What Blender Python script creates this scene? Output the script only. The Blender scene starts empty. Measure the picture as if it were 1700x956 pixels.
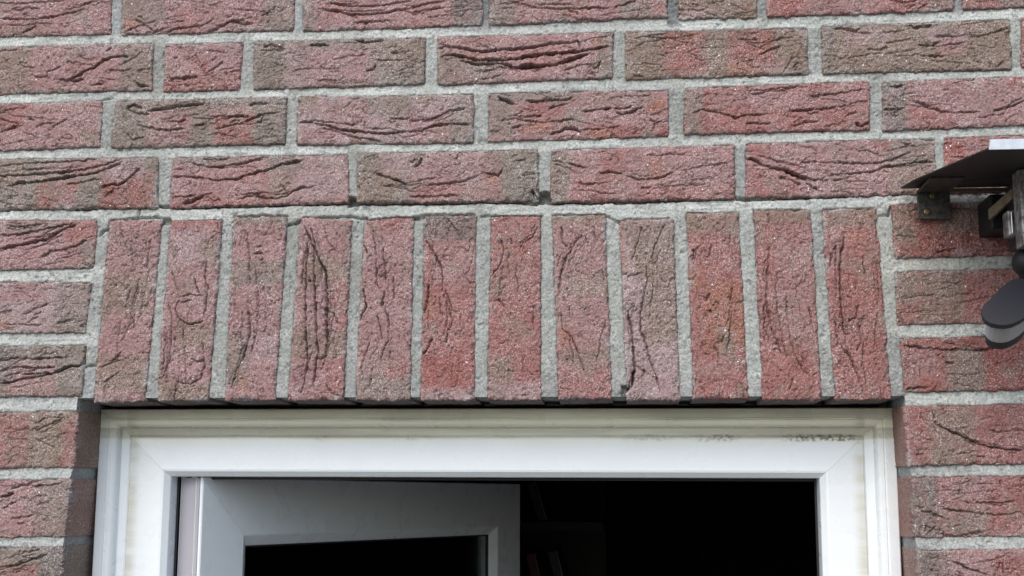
import bpy, bmesh, math, random
import numpy as np
from mathutils import Matrix, Vector

# ------------------------------------------------------------------ camera, light, exposure
F_PX, PITCH, YAW, ROLL = 2149.93, 0.159835, 0.089585, 0.004172
CAM = np.array([0.161988, -1.432935, -0.106699])
SUN_AZ, SUN_EL = math.radians(-22), math.radians(47)      # azimuth seen from the wall's outward normal, negative = left
SUN_STRENGTH, SKY_STRENGTH, EXPOSURE = 1.1, 0.14, 0.88

def axes():
    cp, sp = math.cos(PITCH), math.sin(PITCH)
    cy, sy = math.cos(YAW), math.sin(YAW)
    cr, sr = math.cos(ROLL), math.sin(ROLL)
    Z = np.array([[cy, -sy, 0], [sy, cy, 0], [0, 0, 1]])
    r = Z @ np.array([1, 0, 0.]); f = Z @ np.array([0, cp, sp]); u = Z @ np.array([0, -sp, cp])
    return r * cr + u * sr, -r * sr + u * cr, f
RT, UP, FW = axes()
scene = bpy.context.scene
col = scene.collection
cam_data = bpy.data.cameras.new('camera')
cam_data.sensor_width = 36; cam_data.lens = F_PX / 1700 * 36
cam_data.clip_start = 0.02; cam_data.clip_end = 2000
cam = bpy.data.objects.new('camera', cam_data); col.objects.link(cam)
cam.matrix_world = Matrix(((RT[0], UP[0], -FW[0], CAM[0]), (RT[1], UP[1], -FW[1], CAM[1]), (RT[2], UP[2], -FW[2], CAM[2]), (0, 0, 0, 1)))
scene.camera = cam

sun_dir = Vector((math.sin(SUN_AZ) * math.cos(SUN_EL), -math.cos(SUN_AZ) * math.cos(SUN_EL), math.sin(SUN_EL)))
world = bpy.data.worlds.new('World'); scene.world = world; world.use_nodes = True
wn = world.node_tree.nodes; wl = world.node_tree.links
sky = wn.new('ShaderNodeTexSky'); sky.sky_type = 'NISHITA'; sky.sun_disc = False
sky.sun_elevation = SUN_EL
sky.sun_rotation = math.atan2(sun_dir.x, sun_dir.y)
sky.air_density = 1.0; sky.dust_density = 2.4; sky.ozone_density = 1.0
wn['Background'].inputs['Strength'].default_value = SKY_STRENGTH
wl.new(sky.outputs[0], wn['Background'].inputs['Color'])
sd = bpy.data.lights.new('sun', 'SUN'); sd.energy = SUN_STRENGTH; sd.angle = math.radians(75); sd.color = (1.0, 0.988, 0.97)
sun = bpy.data.objects.new('sun', sd); col.objects.link(sun)
sun.rotation_euler = sun_dir.to_track_quat('Z', 'Y').to_euler()
scene.view_settings.view_transform = 'Standard'; scene.view_settings.look = 'None'
scene.view_settings.gamma = 1; scene.view_settings.use_curve_mapping = False
scene.view_settings.exposure = EXPOSURE

# ------------------------------------------------------------------ helpers
def wall_pt(px, py, Y=0.0):
    """photo pixels -> point on the plane y = Y (arrays allowed)"""
    px = np.asarray(px, float); py = np.asarray(py, float)
    a = (px - 850) / F_PX; b = -(py - 478) / F_PX
    dx = FW[0] + a * RT[0] + b * UP[0]; dy = FW[1] + a * RT[1] + b * UP[1]; dz = FW[2] + a * RT[2] + b * UP[2]
    t = (Y - CAM[1]) / dy
    return CAM[0] + t * dx, CAM[2] + t * dz
def P3(px, py, Y):
    x, z = wall_pt(px, py, Y); return Vector((float(x), Y, float(z)))

def _hash(ix, iz, seed):
    n = (ix.astype(np.int64) * 374761393 + iz.astype(np.int64) * 668265263 + seed * 974711) & 0xffffffff
    n = ((n ^ (n >> 13)) * 1274126177) & 0xffffffff
    n = (n ^ (n >> 16)) & 0xffff
    return n.astype(np.float64) / 32767.5 - 1.0
def noise(x, z, size, seed=0):
    """value noise, -1..1; size = feature size in the units of x, z"""
    x = x / size + 1000.3; z = z / size + 1000.7
    ix = np.floor(x); iz = np.floor(z); fx = x - ix; fz = z - iz
    fx = fx * fx * fx * (fx * (fx * 6 - 15) + 10); fz = fz * fz * fz * (fz * (fz * 6 - 15) + 10)
    a = _hash(ix, iz, seed); b = _hash(ix + 1, iz, seed); c = _hash(ix, iz + 1, seed); d = _hash(ix + 1, iz + 1, seed)
    return (a * (1 - fx) + b * fx) * (1 - fz) + (c * (1 - fx) + d * fx) * fz
def fbm(x, z, size, seed=0, octaves=3):
    s = 0; a = 1; t = 0
    for k in range(octaves):
        s = s + a * noise(x, z, size / 2 ** k, seed + 17 * k); t += a; a *= .55
    return s / t
def sstep(a, b, x):
    t = np.clip((x - a) / (b - a), 0, 1); return t * t * (3 - 2 * t)
def lin(r, g, b):
    return np.array([((v / 255 + .055) / 1.055) ** 2.4 if v > 10 else v / 255 / 12.92 for v in (r, g, b)])

def mesh_obj(name, co, faces, mat, parent=None, loc=(0, 0, 0), colors=None, smooth=True):
    """co (n,3) array, faces: (m,4) int array or list"""
    me = bpy.data.meshes.new(name)
    if isinstance(faces, np.ndarray):
        me.vertices.add(len(co)); me.vertices.foreach_set('co', np.ascontiguousarray(co, dtype=np.float32).ravel())
        m, k = faces.shape
        me.loops.add(m * k); me.polygons.add(m)
        me.loops.foreach_set('vertex_index', faces.astype(np.int32).ravel())
        me.polygons.foreach_set('loop_start', np.arange(0, m * k, k, dtype=np.int32))
        me.polygons.foreach_set('use_smooth', np.full(m, smooth, dtype=bool))
        me.update(calc_edges=True)
    else:
        me.from_pydata([tuple(c) for c in co], [], faces)
        for p in me.polygons: p.use_smooth = smooth
    if colors is not None:
        at = me.color_attributes.new('tint', 'FLOAT_COLOR', 'POINT')
        c4 = np.ones((len(co), 4), np.float32); c4[:, :3] = colors
        at.data.foreach_set('color', c4.ravel())
    if mat: me.materials.append(mat)
    return link(name, me, parent, loc)
def link(name, me, parent=None, loc=(0, 0, 0)):
    o = bpy.data.objects.new(name, me); col.objects.link(o); o.location = loc
    if parent is not None: o.parent = parent
    return o
def empty(name, loc=(0, 0, 0), label=None, cat=None, group=None, rotz=0):
    o = bpy.data.objects.new(name, None); col.objects.link(o); o.location = loc; o.rotation_euler.z = rotz
    o.empty_display_size = .05
    if label: tag(o, label, cat, group)
    return o
def tag(o, label, cat, group=None):
    o['label'] = label; o['category'] = cat
    if group: o['group'] = group
    return o
def bm_obj(name, bm, mat, parent=None, loc=(0, 0, 0), bevel=0, smooth=False, seg=2):
    if bevel:
        es = [e for e in bm.edges if len(e.link_faces) == 2 and e.calc_face_angle(0) > .5]
        bmesh.ops.bevel(bm, geom=es, offset=bevel, segments=seg, affect='EDGES', profile=.5, clamp_overlap=True)
    bmesh.ops.recalc_face_normals(bm, faces=bm.faces)
    me = bpy.data.meshes.new(name); bm.to_mesh(me); bm.free()
    for p in me.polygons: p.use_smooth = smooth
    if mat: me.materials.append(mat)
    return link(name, me, parent, loc)
def add_box(bm, lo, hi, mat=None):
    lo = Vector(lo); hi = Vector(hi)
    m = Matrix.Translation((lo + hi) / 2) @ Matrix.Diagonal((*(hi - lo), 1))
    if mat: m = mat @ m
    return bmesh.ops.create_cube(bm, size=1, matrix=m)['verts']
def box(lo, hi, mat=None):
    bm = bmesh.new(); add_box(bm, lo, hi, mat); return bm
def add_cyl(bm, p, q, r, r2=None, n=20):
    p = Vector(p); q = Vector(q); d = q - p
    m = Matrix.Translation((p + q) / 2) @ d.to_track_quat('Z', 'Y').to_matrix().to_4x4()
    bmesh.ops.create_cone(bm, cap_ends=True, segments=n, radius1=r, radius2=r if r2 is None else r2, depth=d.length, matrix=m)
def add_prism(bm, pts, d):
    """closed outline of 3-D points pushed along vector d"""
    d = Vector(d); a = [bm.verts.new(Vector(p)) for p in pts]; b = [bm.verts.new(Vector(p) + d) for p in pts]
    bm.faces.new(a); bm.faces.new(b[::-1]); n = len(a)
    for i in range(n): bm.faces.new((a[i], b[i], b[(i + 1) % n], a[(i + 1) % n]))

# ------------------------------------------------------------------ materials
def new_mat(name):
    m = bpy.data.materials.new(name); m.use_nodes = True
    nt = m.node_tree; return m, nt, nt.nodes['Principled BSDF']
def N(nt, kind, **kw):
    n = nt.nodes.new(kind)
    for k, v in kw.items():
        if k in n.inputs.keys(): n.inputs[k].default_value = v
        else: setattr(n, k, v)
    return n
def noise_node(nt, pos, scale, detail=2, rough=.55):
    n = N(nt, 'ShaderNodeTexNoise', Scale=scale, Detail=detail, Roughness=rough); nt.links.new(pos, n.inputs['Vector']); return n.outputs['Fac']
def ramp(nt, fac, a, b, ca=(0, 0, 0, 1), cb=(1, 1, 1, 1)):
    r = N(nt, 'ShaderNodeValToRGB'); r.color_ramp.elements[0].position = a; r.color_ramp.elements[1].position = b
    r.color_ramp.elements[0].color = ca; r.color_ramp.elements[1].color = cb; nt.links.new(fac, r.inputs[0]); return r.outputs[0]
def mix(nt, fac, a, b, mode='MIX'):
    m = N(nt, 'ShaderNodeMix', data_type='RGBA', blend_type=mode)
    for sock, v in ((m.inputs[0], fac), (m.inputs[6], a), (m.inputs[7], b)):
        if hasattr(v, 'links'): nt.links.new(v, sock)
        elif isinstance(v, (int, float)): sock.default_value = v
        else: sock.default_value = (*v, 1) if len(v) == 3 else v
    return m.outputs[2]
def mth(nt, op, a, b=0.0, c=None):
    m = N(nt, 'ShaderNodeMath', operation=op)
    for i, v in enumerate((a, b, c)):
        if v is None: continue
        if hasattr(v, 'links'): nt.links.new(v, m.inputs[i])
        else: m.inputs[i].default_value = v
    return m.outputs[0]
def bump(nt, h, strength, dist, bsdf, prev=None):
    b = N(nt, 'ShaderNodeBump', Strength=strength, Distance=dist); nt.links.new(h, b.inputs['Height'])
    if prev is not None: nt.links.new(prev, b.inputs['Normal'])
    nt.links.new(b.outputs[0], bsdf.inputs['Normal']); return b.outputs[0]
def mapr(nt, v, a, b, c=0., d=1.):
    m = N(nt, 'ShaderNodeMapRange', interpolation_type='SMOOTHSTEP'); nt.links.new(v, m.inputs[0])
    for i, x in enumerate((a, b, c, d)): m.inputs[i + 1].default_value = x
    return m.outputs[0]

def brick_material():
    m, nt, bs = new_mat('hand moulded brick')
    pos = N(nt, 'ShaderNodeNewGeometry').outputs['Position']
    tint = N(nt, 'ShaderNodeAttribute', attribute_name='tint').outputs['Color']
    g1 = noise_node(nt, pos, 620, 2, .6)
    g2 = noise_node(nt, pos, 260, 3, .6)
    sand = ramp(nt, g1, .50, .66)
    bloom = noise_node(nt, pos, 22, 3)
    sand = mth(nt, 'MULTIPLY', sand, mapr(nt, bloom, .35, .65, .45, 1.3))
    c = mix(nt, mth(nt, 'MULTIPLY', sand, .48), tint, (.58, .53, .52))
    dark = ramp(nt, g2, .30, .50, (.50, .47, .46, 1), (1, 1, 1, 1))
    c = mix(nt, .55, c, dark, 'MULTIPLY')
    fine = noise_node(nt, pos, 1100, 1, .5)
    c = mix(nt, .6, c, ramp(nt, fine, .28, .72, (.40, .38, .37, 1), (1.5, 1.5, 1.5, 1)), 'MULTIPLY')
    vo = N(nt, 'ShaderNodeTexVoronoi', Scale=230.0); nt.links.new(pos, vo.inputs['Vector'])
    sepc = N(nt, 'ShaderNodeSeparateColor'); nt.links.new(vo.outputs['Color'], sepc.inputs[0])
    spot = mth(nt, 'MULTIPLY', mth(nt, 'LESS_THAN', vo.outputs['Distance'], .20), mth(nt, 'GREATER_THAN', sepc.outputs[0], .978))
    c = mix(nt, spot, c, (.72, .69, .66))
    nt.links.new(c, bs.inputs['Base Color'])
    bs.inputs['Roughness'].default_value = .92; bs.inputs['Specular IOR Level'].default_value = .25
    b1 = bump(nt, g2, .7, .0014, bs)
    bump(nt, g1, .9, .0010, bs, b1)
    return m
def mortar_material():
    m, nt, bs = new_mat('grey cement mortar')
    pos = N(nt, 'ShaderNodeNewGeometry').outputs['Position']
    tint = N(nt, 'ShaderNodeAttribute', attribute_name='tint').outputs['Color']
    g1 = noise_node(nt, pos, 420, 3, .65); g2 = noise_node(nt, pos, 45, 4, .6); g3 = noise_node(nt, pos, 170, 3, .7); g4 = noise_node(nt, pos, 950, 1)
    c = mix(nt, 1.0, tint, ramp(nt, g2, .32, .68, (.80, .81, .80, 1), (1.10, 1.10, 1.10, 1)), 'MULTIPLY')
    c = mix(nt, .8, c, ramp(nt, g1, .30, .70, (.52, .52, .51, 1), (1.30, 1.30, 1.30, 1)), 'MULTIPLY')
    spots = mth(nt, 'MULTIPLY', ramp(nt, g3, .54, .62), ramp(nt, g2, .40, .56))
    c = mix(nt, mth(nt, 'MULTIPLY', spots, .7), c, (.13, .135, .13))
    c = mix(nt, .5, c, ramp(nt, g4, .3, .7, (.7, .7, .7, 1), (1.2, 1.2, 1.2, 1)), 'MULTIPLY')
    nt.links.new(c, bs.inputs['Base Color'])
    bs.inputs['Roughness'].default_value = .95; bs.inputs['Specular IOR Level'].default_value = .2
    b1 = bump(nt, g3, .7, .0014, bs); bump(nt, g1, .8, .0010, bs, b1)
    return m
def pvc_material(name, soiled=True):
    m, nt, bs = new_mat(name)
    pos = N(nt, 'ShaderNodeNewGeometry').outputs['Position']
    s = N(nt, 'ShaderNodeSeparateXYZ'); nt.links.new(pos, s.inputs[0]); X, Y, Z = s.outputs
    st = N(nt, 'ShaderNodeMapping'); st.inputs['Scale'].default_value = (6, 40, 60); nt.links.new(pos, st.inputs[0])
    n1 = noise_node(nt, st.outputs[0], 1.0, 4, .6); n2 = noise_node(nt, pos, 240, 4, .65); n3 = noise_node(nt, pos, 30, 3)
    white = (.77, .815, .825)
    c = mix(nt, ramp(nt, n1, .35, .75), white, (.75, .785, .79))
    if soiled:
        wob = mth(nt, 'ADD', Z, mth(nt, 'MULTIPLY', mth(nt, 'SUBTRACT', n1, .5), .012))
        yel = mapr(nt, wob, -.052, -.030)                           # algae film on the upper profile
        c = mix(nt, mth(nt, 'MULTIPLY', yel, .75), c, (.80, .775, .57))
        top = mth(nt, 'MULTIPLY', mapr(nt, wob, -.021, -.014), mapr(nt, n1, .3, .7, .35, 1.))
        c = mix(nt, mth(nt, 'MULTIPLY', top, .70), c, (.43, .42, .33))
        gz = mth(nt, 'MULTIPLY', mapr(nt, Z, -.042, -.038), mapr(nt, Z, -.029, -.0265, 1., 0.))
        c = mix(nt, mth(nt, 'MULTIPLY', gz, mapr(nt, n1, .3, .65, .35, .8)), c, (.42, .41, .34))
        # black mould along the groove, thickest to the right
        mz = mth(nt, 'MULTIPLY', mapr(nt, wob, -.0440, -.0400), mapr(nt, Z, -.033, -.037))
        mx = mth(nt, 'ADD', mth(nt, 'MULTIPLY', mapr(nt, X, .12, .32, .0, .9), mapr(nt, X, .424, .428, 1., 0.)), mth(nt, 'MULTIPLY', ramp(nt, n3, .54, .64), .30))
        patch = noise_node(nt, pos, 14, 2)
        mould = mth(nt, 'MULTIPLY', mth(nt, 'MULTIPLY', mth(nt, 'MULTIPLY', mz, mx), ramp(nt, patch, .42, .56)), ramp(nt, n2, .42, .58))
        c = mix(nt, mould, c, (.12, .09, .05))
        ax = mth(nt, 'ABSOLUTE', mth(nt, 'ADD', X, .0015))
        side = mth(nt, 'MULTIPLY', mth(nt, 'MULTIPLY', mapr(nt, ax, .413, .427), mapr(nt, ax, .4315, .429)), mapr(nt, n1, .3, .65, .25, .75))
        c = mix(nt, side, c, (.50, .49, .38))
        specks = mth(nt, 'MULTIPLY', ramp(nt, n2, .70, .74), ramp(nt, n3, .5, .6))
        c = mix(nt, mth(nt, 'MULTIPLY', specks, .6), c, (.2, .18, .13))
    nt.links.new(c, bs.inputs['Base Color'])
    bs.inputs['Roughness'].default_value = .28; bs.inputs['Specular IOR Level'].default_value = .5
    nt.links.new(mapr(nt, n3, .3, .7, .22, .42), bs.inputs['Roughness'])
    bump(nt, n3, .06, .002, bs)
    return m
def plain(name, c, rough=.6, metal=0., grain=0., scale=300, spec=.5, c2=None):
    m, nt, bs = new_mat(name)
    pos = N(nt, 'ShaderNodeNewGeometry').outputs['Position']
    n = noise_node(nt, pos, scale, 4, .65)
    cc = c2 if c2 else tuple(v * (1 - grain) for v in c)
    nt.links.new(mix(nt, ramp(nt, n, .38, .62), c, cc), bs.inputs['Base Color'])
    bs.inputs['Roughness'].default_value = rough; bs.inputs['Metallic'].default_value = metal; bs.inputs['Specular IOR Level'].default_value = spec
    if grain: bump(nt, n, .25, .0006, bs)
    return m
M_BRICK = brick_material(); M_MORTAR = mortar_material()
M_PVC = pvc_material('soiled white plastic'); M_SASH = pvc_material('white plastic sash', False)
M_GASKET = plain('black rubber gasket', (.012, .012, .013), .5)
M_STEEL = plain('dull stainless steel', (.50, .51, .52), .38, 1., .12, 120)
M_BLACKSTEEL = plain('black painted flaking steel', (.018, .017, .016), .55, 0, 0, 190, .4, (.07, .062, .055))
M_BRASS = plain('brass screw', (.40, .31, .16), .35, 1., .25, 500)
M_BLACKPL = plain('black plastic', (.014, .014, .016), .5, 0, .2, 400, .3)
M_CAP = plain('charcoal moulded plastic', (.022, .023, .029), .48, 0, .15, 700, .35)
M_ALU = plain('weathered cast aluminium', (.40, .40, .39), .5, .6, .35, 110, .5, (.10, .10, .10))
M_RUST = plain('stained zinc strap', (.22, .185, .12), .6, .2, .4, 150, .4, (.16, .12, .07))
M_SILVER = plain('zinc plated steel', (.62, .63, .65), .3, 1., .1, 200)
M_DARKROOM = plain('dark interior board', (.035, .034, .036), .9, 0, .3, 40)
M_PLASTER = plain('grey interior plaster', (.10, .10, .10), .95, 0, .2, 60)
M_BINDER = plain('dark grey card', (.03, .03, .034), .7, 0, .2, 90)
M_BINDER2 = plain('dark red card', (.09, .02, .025), .7, 0, .2, 90)
M_DARKWOOD = plain('dark stained wood', (.008, .007, .006), .7, 0, .3, 70)
M_PAVING = plain('grey concrete paving', (.14, .135, .125), .95, 0, .3, 9)
def milky():
    m, nt, bs = new_mat('milky lens plastic')
    bs.inputs['Base Color'].default_value = (.36, .37, .37, 1); bs.inputs['Roughness'].default_value = .45
    bs.inputs['Subsurface Weight'].default_value = .4; bs.inputs['Subsurface Radius'].default_value = (.004, .004, .004)
    return m
M_MILKY = milky()
def glass():
    m, nt, bs = new_mat('window glass')
    bs.inputs['Base Color'].default_value = (.85, .9, .88, 1); bs.inputs['Roughness'].default_value = .02
    bs.inputs['Transmission Weight'].default_value = 1; bs.inputs['IOR'].default_value = 1.45
    return m
M_GLASS = glass()

# ------------------------------------------------------------------ ground
g = mesh_obj('ground', np.array([(-400, -800, -2.1), (400, -800, -2.1), (400, 400, -2.1), (-400, 400, -2.1)]), [(0, 1, 2, 3)], M_PAVING, smooth=False)
g['kind'] = 'structure'

# ------------------------------------------------------------------ brick data measured on the photograph
COL = {'P': lin(164, 122, 119), 'R': lin(156, 88, 79), 'O': lin(164, 104, 80), 'G': lin(136, 123, 111), 'B': lin(140, 119, 102),
       'D': lin(116, 109, 102), 'M': lin(168, 140, 138), 'S': lin(160, 102, 95)}
TILE = {'T1': (0, 0, 5), 'T2': (340, 0, 5), 'T3': (680, 0, 5), 'T4': (1020, 0, 5), 'T5': (1360, 0, 5),
        'U1': (0, 160, 5), 'U2': (340, 160, 5), 'U3': (680, 160, 5), 'U4': (1020, 160, 5), 'U5': (1360, 160, 5),
        'V1': (150, 345, 2.897), 'V2': (470, 345, 2.897), 'V3': (800, 345, 2.897), 'V4': (1130, 345, 2.897),
        'W1': (0, 345, 2.895), 'W2': (1460, 325, 2.733), 'W3': (0, 670, 3.342), 'W4': (1460, 650, 3.125)}
def crease(c):
    t, w, d = c[:3]; ox, oy, s = TILE[t]; a = np.array(c[3:], float).reshape(-1, 2)
    x, z = wall_pt(ox + a[:, 0] / s, oy + a[:, 1] / s)
    return w, d, np.c_[x, z]
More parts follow.
